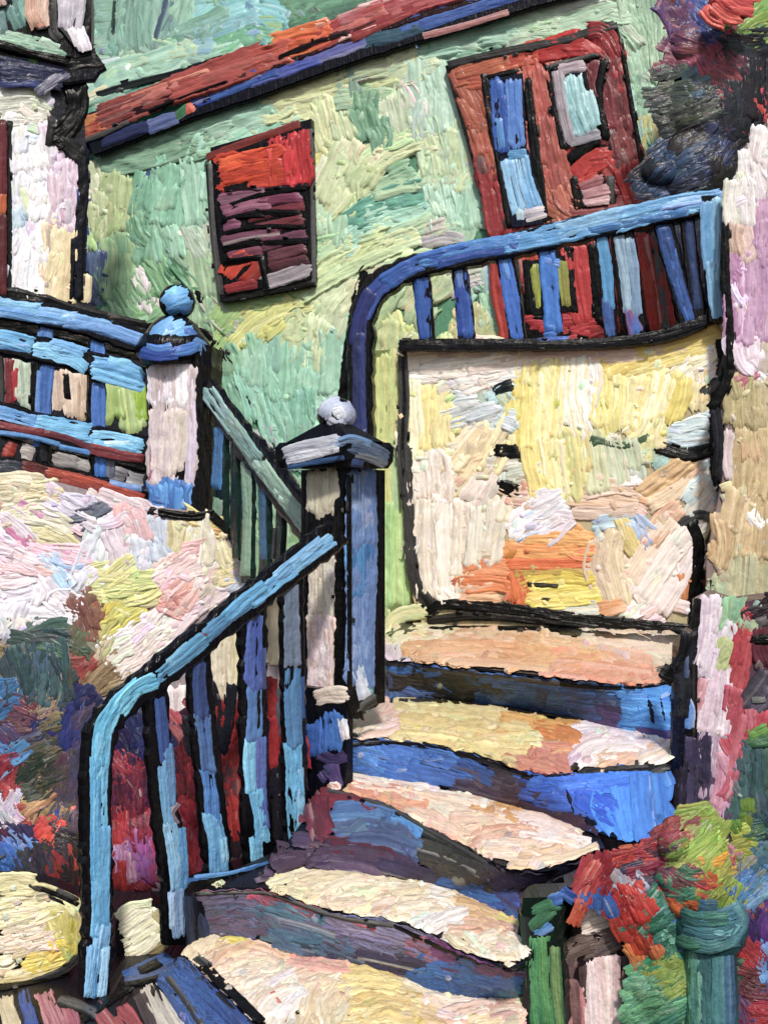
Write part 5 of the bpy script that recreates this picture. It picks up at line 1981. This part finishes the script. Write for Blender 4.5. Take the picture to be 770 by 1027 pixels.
bush('flowering_shrub', 'lime green shrub with orange and red flowers in the bottom right corner', .72, 0, '''
684 836 700 820 714 810,14,88a848 b4c058
690 850 702 836 716 822,13,7ca43c a0b850
680 862 694 850 708 838,14,98b044 c0c45c
694 872 706 858 720 842,12,88a838 acc04c
664 858 676 850 690 842,12,8ca04c 6c8838
700 884 712 872 724 858,13,7c9c34 c0b848
712 895 720 882 730 868,12,94b040 b8c454
722 915 728 896 732 880,13,8cac38 acbc48
706 910 714 898,11,a89c54 889c44
740 832 752 828,11,c4b83c a8b040
734 850 742 846 750 844,10,b8b444 90a03c
746 818 750 830,9,6c8c30
730 870 742 864,12,8c9868 a8a07c
738 880 748 870 756 860,13,8ca08c 9c9484
732 846 738 858,10,b8647c c88c98
730 856 736 862,8,c83c38
740 896 756 884 774 868,14,5c94d0 4478b8
744 908 760 896 774 886,11,6ca0d4 84b0dc
752 872 762 864 774 856,12,3c6c88 547c98
756 840 764 836 774 834,13,2c5860 4c7c60
762 815 766 830,12,284c58 3c6468
706 874 712 880 718 884,9,d06c30 c84838
704 880 714 884,7,cc4440 d87048
712 870 720 868,7,d8a030
600 866 590 884 580 910,14,b02c40 c84c50
612 858 602 880 592 900,13,a82838 8c2034
584 900 578 916 574 926,10,d86048 c84434
588 895 594 908,9,2c5cb0 4474c0
616 862 640 856 664 846,13,b83c40 a02c38
620 870 644 862 668 852,12,3c3450 584868
628 876 650 870 670 864,11,802c40 a84854
638 884 652 880 668 876,12,342c48 605470
626 876 630 884 636 890,6,a8a4b8
624 854 634 852,10,d0603c b84438
664 846 676 838 686 830,12,a84850 843848
676 838 690 830,11,b85c60 984050
624 882 634 900 646 925,14,c8302c b02428
632 886 644 902 654 918,12,d03c30 b82c28
640 920 650 940 654 955,13,b8302c cc4830
652 900 660 886 668 880,11,3c8c74 2c6c5c
660 900 676 902 690 898,12,308068 5ca088
656 912 668 900 680 892,11,2c7460 4c9c84
652 926 664 916 676 908,12,348c70 58a890
646 934 656 930 664 926,10,2c7c60
672 890 684 896 696 894,10,609c7c 3c7c60
670 872 680 880 690 882,10,6c4450 8c4c54
660 880 672 884,9,7c3c48 9c5058
656 886 664 896,8,d85c2c c84c28
668 898 678 908 684 914,10,d05828 e07038
688 906 696 908,9,d86830 a85030
682 918 690 926 694 932,10,cc5028 e07840
676 930 684 928,8,387c6c
664 944 680 934 692 926,13,2c7c64 1c5c54
660 940 668 934,9,70b09c
656 950 660 958,11,c06030 d87840
680 950 684 945 690 942,13,2c64a8 4480bc
664 960 674 954 684 950,12,287454 3c8c68
658 970 670 966,10,a8a840 8c9c38
664 985 676 976 688 970,13,98ac48 7c9c44
672 996 682 988 690 982,12,88a850 a8b458
660 998 672 992,12,5c9460
630 1010 646 1002 664 996,14,58a078 74b48c
634 1024 652 1014 674 1008,15,4c986c 68ac80
660 1026 676 1016 690 1006,14,5ca484 3c8c64
640 990 652 984,12,68a880
756 910 758 925 756 944,13,5c3880 442c68
768 905 768 920 768 940,12,683c88 50347c
752 912 748 918,11,b04c34
744 950 752 958 760 966,12,a82834 c03840
746 975 756 980 770 984,13,5c2434 7c3440
742 990 756 994 772 996,14,802c3c 5c2030
752 1006 764 1010 774 1010,14,a02838 bc3444
748 1020 760 1024,13,a82c3c 8c2434
764 955 762 970 768 984,11,5c90d0 84acdc
772 960 770 990,9,3c64b0
736 1000 744 1012 748 1026,10,3c5c98 8c2c48
738 958 744 966,10,1c3c44 5c9470
''', [(690, 870, 3.02, 42, 56, .10), (640, 900, 3.04, 36, 46, .10), (755, 930, 3.06, 40, 70, .10), (760, 1010, 3.04, 44, 70, .1), (665, 985, 3.02, 34, 60, .08), (600, 890, 3.1, 24, 26, .06)], loose=3, dark='2c3830', mirror=772, tilt=.012, spread=.03)
gpp = vplane(520, 3.0, 560, 2.96)
gpost = thing('green_post', 'green painted post at the foot of the stairs beside the pale post', 'post', gpp.P(545, 1040))
mb = MB().bar(gpp, [(541, 900), (543, 960), (546, 1046)], 40, .12, '12241c', 42)
mb.paint(gpp, '''
534 916 546 910 556 906,12,2c6c4c 44845c
534 930 544 920 552 912,11,3c7c54 2c5c44
538 935 545 930 552 926,12,4c84c0 3c70b0
534 940 534 980 540 1030,13,3c8450 4c9860
546 940 548 980 552 1030,14,388050 5c9c58
556 950 558 990 562 1030,9,2c6844 7c9c58
526 920 528 960 528 1030,7,1c4438 0c1418
552 904 562 900,10,4478c4 3464b0
''')
mb.build('shaft', M_WOOD, gpost)
wpp = vplane(560, 3.03, 650, 3.01)
wpost = thing('pale_post', 'pinkish white post with a brown band, between the green post and the shrub', 'post', wpp.P(605, 1050))
mb = MB().bar(wpp, [(604, 890), (606, 950), (607, 1052)], 76, .13, '241a1c', 80, .02)
mb.paint(wpp, '''
610 884 613 894 612 904,14,88b484 a0c094
584 925 598 920 616 914,11,e4d4c8 d0bcb0
588 914 602 908 618 902,13,e0d0c0 ece0d4
584 934 600 928 620 922,8,c8b0a4 e4d8d0
562 955 585 944 618 936,13,5c4840 74605c
562 968 585 956 618 948,12,6c5850 4c3c3c
566 980 572 964,13,74585c 5c4848
596 958 608 952 620 946,9,8c7874 54444c
632 930 634 955 630 990,14,7c6864 6c5450
642 950 642 975 640 995,11,807070 94807c
628 960 634 990,9,5c4448
572 985 574 1000 574 1032,14,6c4c4c 845c5c
590 960 592 990 594 1032,14,dccccc c8b0b4
603 958 605 990 608 1032,13,e8d8d4 d4b8b8
615 960 616 990 618 1032,10,e4d4d4 c8a8ac
584 970 584 1000,6,4c3434
570 1010 570 1032,8,b87c84
582 990 586 1030,5,c07c80
''')
mb.build('shaft', M_WOOD, wpost)
# dark foot of the stairs by the green post
ft_ = vplane(500, 3.1, 530, 3.05)
mb = MB().slab(ft_, [(496, 985), (516, 950), (524, 905), (534, 905), (536, 1050), (490, 1050)], .25, '0e1424')
mb.paint(ft_, '''
526 910 528 940 526 970,10,K 1c2448
522 950 516 980 512 1030,14,2c5c98 1c3c6c
508 990 502 1010 498 1032,13,3c84a4 2c6090
516 990 514 1030,9,4c94b0
530 970 530 1030,8,K
''')
tag(mb.build('stair_cheek', M_STONE), 'short blue and black end block where the lowest step meets the green post', 'wall')

# ================================================================== STONES, PATH AND GROUND
sp_ = vplane(0, 3.38, 80, 3.44)
mb = MB().slab(sp_, [(-60, 880), (0, 884), (30, 884), (60, 892), (82, 905), (84, 950), (72, 972), (40, 984), (0, 990), (-60, 992)], .1, '1c1a1e')
mb.paint(sp_, '''
-4 884 15 882 36 885,13,d8d0a0 c8c090
70 900 80 915 82 940,9,b0a458
0 984 30 980 62 970,9,c4b468 d8c878
30 890 50 892 80 906,8,b8b080 c8c090
-4 896 15 892 36 892,13,dcd4a0 c8c090
0 910 20 906 44 904,14,e0d8b4 d4cc94
0 924 20 920 48 916,14,d8d098 e0d8bc
4 936 24 930 46 924,15,d8c8ac e0d4c4
0 948 20 945 44 936,14,e0d4bc d8c0a8
24 950 40 944 54 942,11,dcc8b8 e4d8cc
0 966 6 966 14 962,13,e4dcc0 d0c8a0
14 956 30 952 44 950,10,d8c8a4 c8b890
50 912 54 928 56 944,11,d0c878 c4b85c
62 915 65 930 68 950,13,ccc070 b8b04c
74 920 74 940 72 956,11,b0a840 c8b850
24 972 45 966 66 960,13,d8c040 e0cc60
28 962 45 958 60 954,10,d4b840 dccc70
0 980 20 978 44 974,10,c8b880 dcd0a8
38 900 50 898 62 900,9,b8b090 d8d0b0
50 905 66 902 78 912,7,e0d8b4 c8c080
''', poly=[(0, 888), (60, 896), (80, 910), (80, 950), (66, 970), (0, 985)], fill=1., fw=12, fl=24, crumbs=50)
mb.paint(sp_, '''
40 890 60 898 80 908,4,K
48 898 66 906,3,K
30 888 44 892,4,K 3c382c
58 892 78 902,4,K
0 990 30 985 64 972 82 955,6,K
''')
tag(mb.build('yellow_stone', M_STONE), 'big cream and yellow stone block at the left edge below the dark shrub', 'stone')
s2 = vplane(118, 3.6, 170, 3.64)
mb = MB().slab(s2, [(116, 925), (130, 908), (152, 904), (168, 916), (170, 940), (156, 955), (128, 964), (116, 955)], .1, '1c1a1e')
mb.paint(s2, '''
118 920 130 910 152 906,8,d4d0b4
122 925 136 914 150 908,11,e0dcc8 d0ccac
122 938 140 926 158 914,12,e8e4cc d4d0b0
124 950 142 938 160 926,12,e4e0c4 c8c8a0
130 958 146 950 160 938,11,d8d4b4 e4e0c8
154 914 162 924 164 936,8,a89c74 c8bc8c
150 956 158 952 166 945,9,786c48 948454
''')
tag(mb.build('pale_stone', M_STONE), 'small pale cream stone between the blue railing post and first baluster', 'stone')

gp2 = hplane(GROUND)
mb = MB(); mb.add([(-400, -60, 0), (400, -60, 0), (400, 700, 0), (-400, 700, 0)], [(0, 1, 2, 3)], lin('2c2830'))
gr = mb.build('ground', M_STONE); gr['kind'] = 'structure'
pth = hplane(GROUND + .004)
mb = MB(); mb.add([pth.P(x, y) for x, y in [(-10, 1060), (-10, 985), (110, 962), (190, 966), (300, 1060)]], [(0, 1, 2, 3, 4)], lin('201c24'))
mb.paint(pth, '''
4 1000 8 1014 14 1032,14,dcd0a8 c8b898
26 994 30 1012 34 1032,14,2a4a9c 3c60b0
44 996 50 1012 58 1032,15,b06878 c88c94
62 1000 70 1016 76 1032,12,a8586c c07c88
100 1010 108 1020 116 1032,16,a8484c b85c60
120 1008 130 1020 138 1032,13,b8545c 983c44
150 988 160 1010 172 1032,16,ccc4b4 b8b0a4
166 984 176 1008 186 1032,10,d4ccc0 c0bcbc
140 998 146 1012 154 1032,10,5c4c4c 3c3034
125 980 145 972 170 960,12,2c5498 3868ac
126 984 150 980 176 968,7,244884
0 990 30 984 70 975,7,K
60 1004 80 1010 96 1018,10,K
84 1022 110 1004 130 990,7,K
120 990 150 984 180 974,5,K
36 1004 42 1032,4,K
140 976 160 966,8,K
''')
p_ = mb.build('path', M_STONE); p_['kind'] = 'structure'
SKY_STRENGTH, SUN_POWER, SUN_ANGLE, EXPOSURE = .10, 3.3, 5., .22
# ================================================================== SKY, SUN, CAMERA
SUN_EL, SUN_AZ = math.radians(46), math.radians(5)     # azimuth measured from behind the viewer, to the left
w = bpy.data.worlds.new("World"); scene.world = w; w.use_nodes = True
nt = w.node_tree; bg = nt.nodes['Background']
sky = nt.nodes.new('ShaderNodeTexSky'); sky.sky_type = 'NISHITA'; sky.sun_disc = False
d = Vector((math.sin(SUN_AZ) * math.cos(SUN_EL), -math.cos(SUN_AZ) * math.cos(SUN_EL), math.sin(SUN_EL)))   # towards the sun
sky.sun_elevation = SUN_EL; sky.sun_rotation = math.atan2(d.x, d.y)
sky.air_density = 1.0; sky.dust_density = 3.0; sky.ozone_density = 1.0
nt.links.new(sky.outputs['Color'], bg.inputs['Color']); bg.inputs['Strength'].default_value = SKY_STRENGTH
sl = bpy.data.lights.new('sun', 'SUN'); sl.energy = SUN_POWER; sl.angle = math.radians(SUN_ANGLE); sl.color = (1, .95, .87)
so = bpy.data.objects.new('sun', sl); COL.objects.link(so); so.location = (0, -4, 12)
so.rotation_euler = d.to_track_quat('Z', 'Y').to_euler()
cam = bpy.data.cameras.new('camera'); co = bpy.data.objects.new('camera', cam); COL.objects.link(co)
co.location = (0, 0, EYE); co.rotation_euler = (math.pi / 2, 0, 0)
cam.sensor_fit = 'VERTICAL'; cam.sensor_height = 24; cam.sensor_width = 24; cam.lens = 24 * F / 1027.
cam.clip_start = .05; cam.clip_end = 2000
scene.camera = co
vs = scene.view_settings; vs.view_transform = 'Standard'; vs.look = 'None'; vs.gamma = 1; vs.use_curve_mapping = False
vs.exposure = EXPOSURE
scene.render.engine = 'CYCLES'
scene.cycles.max_bounces = 5; scene.cycles.use_denoising = True
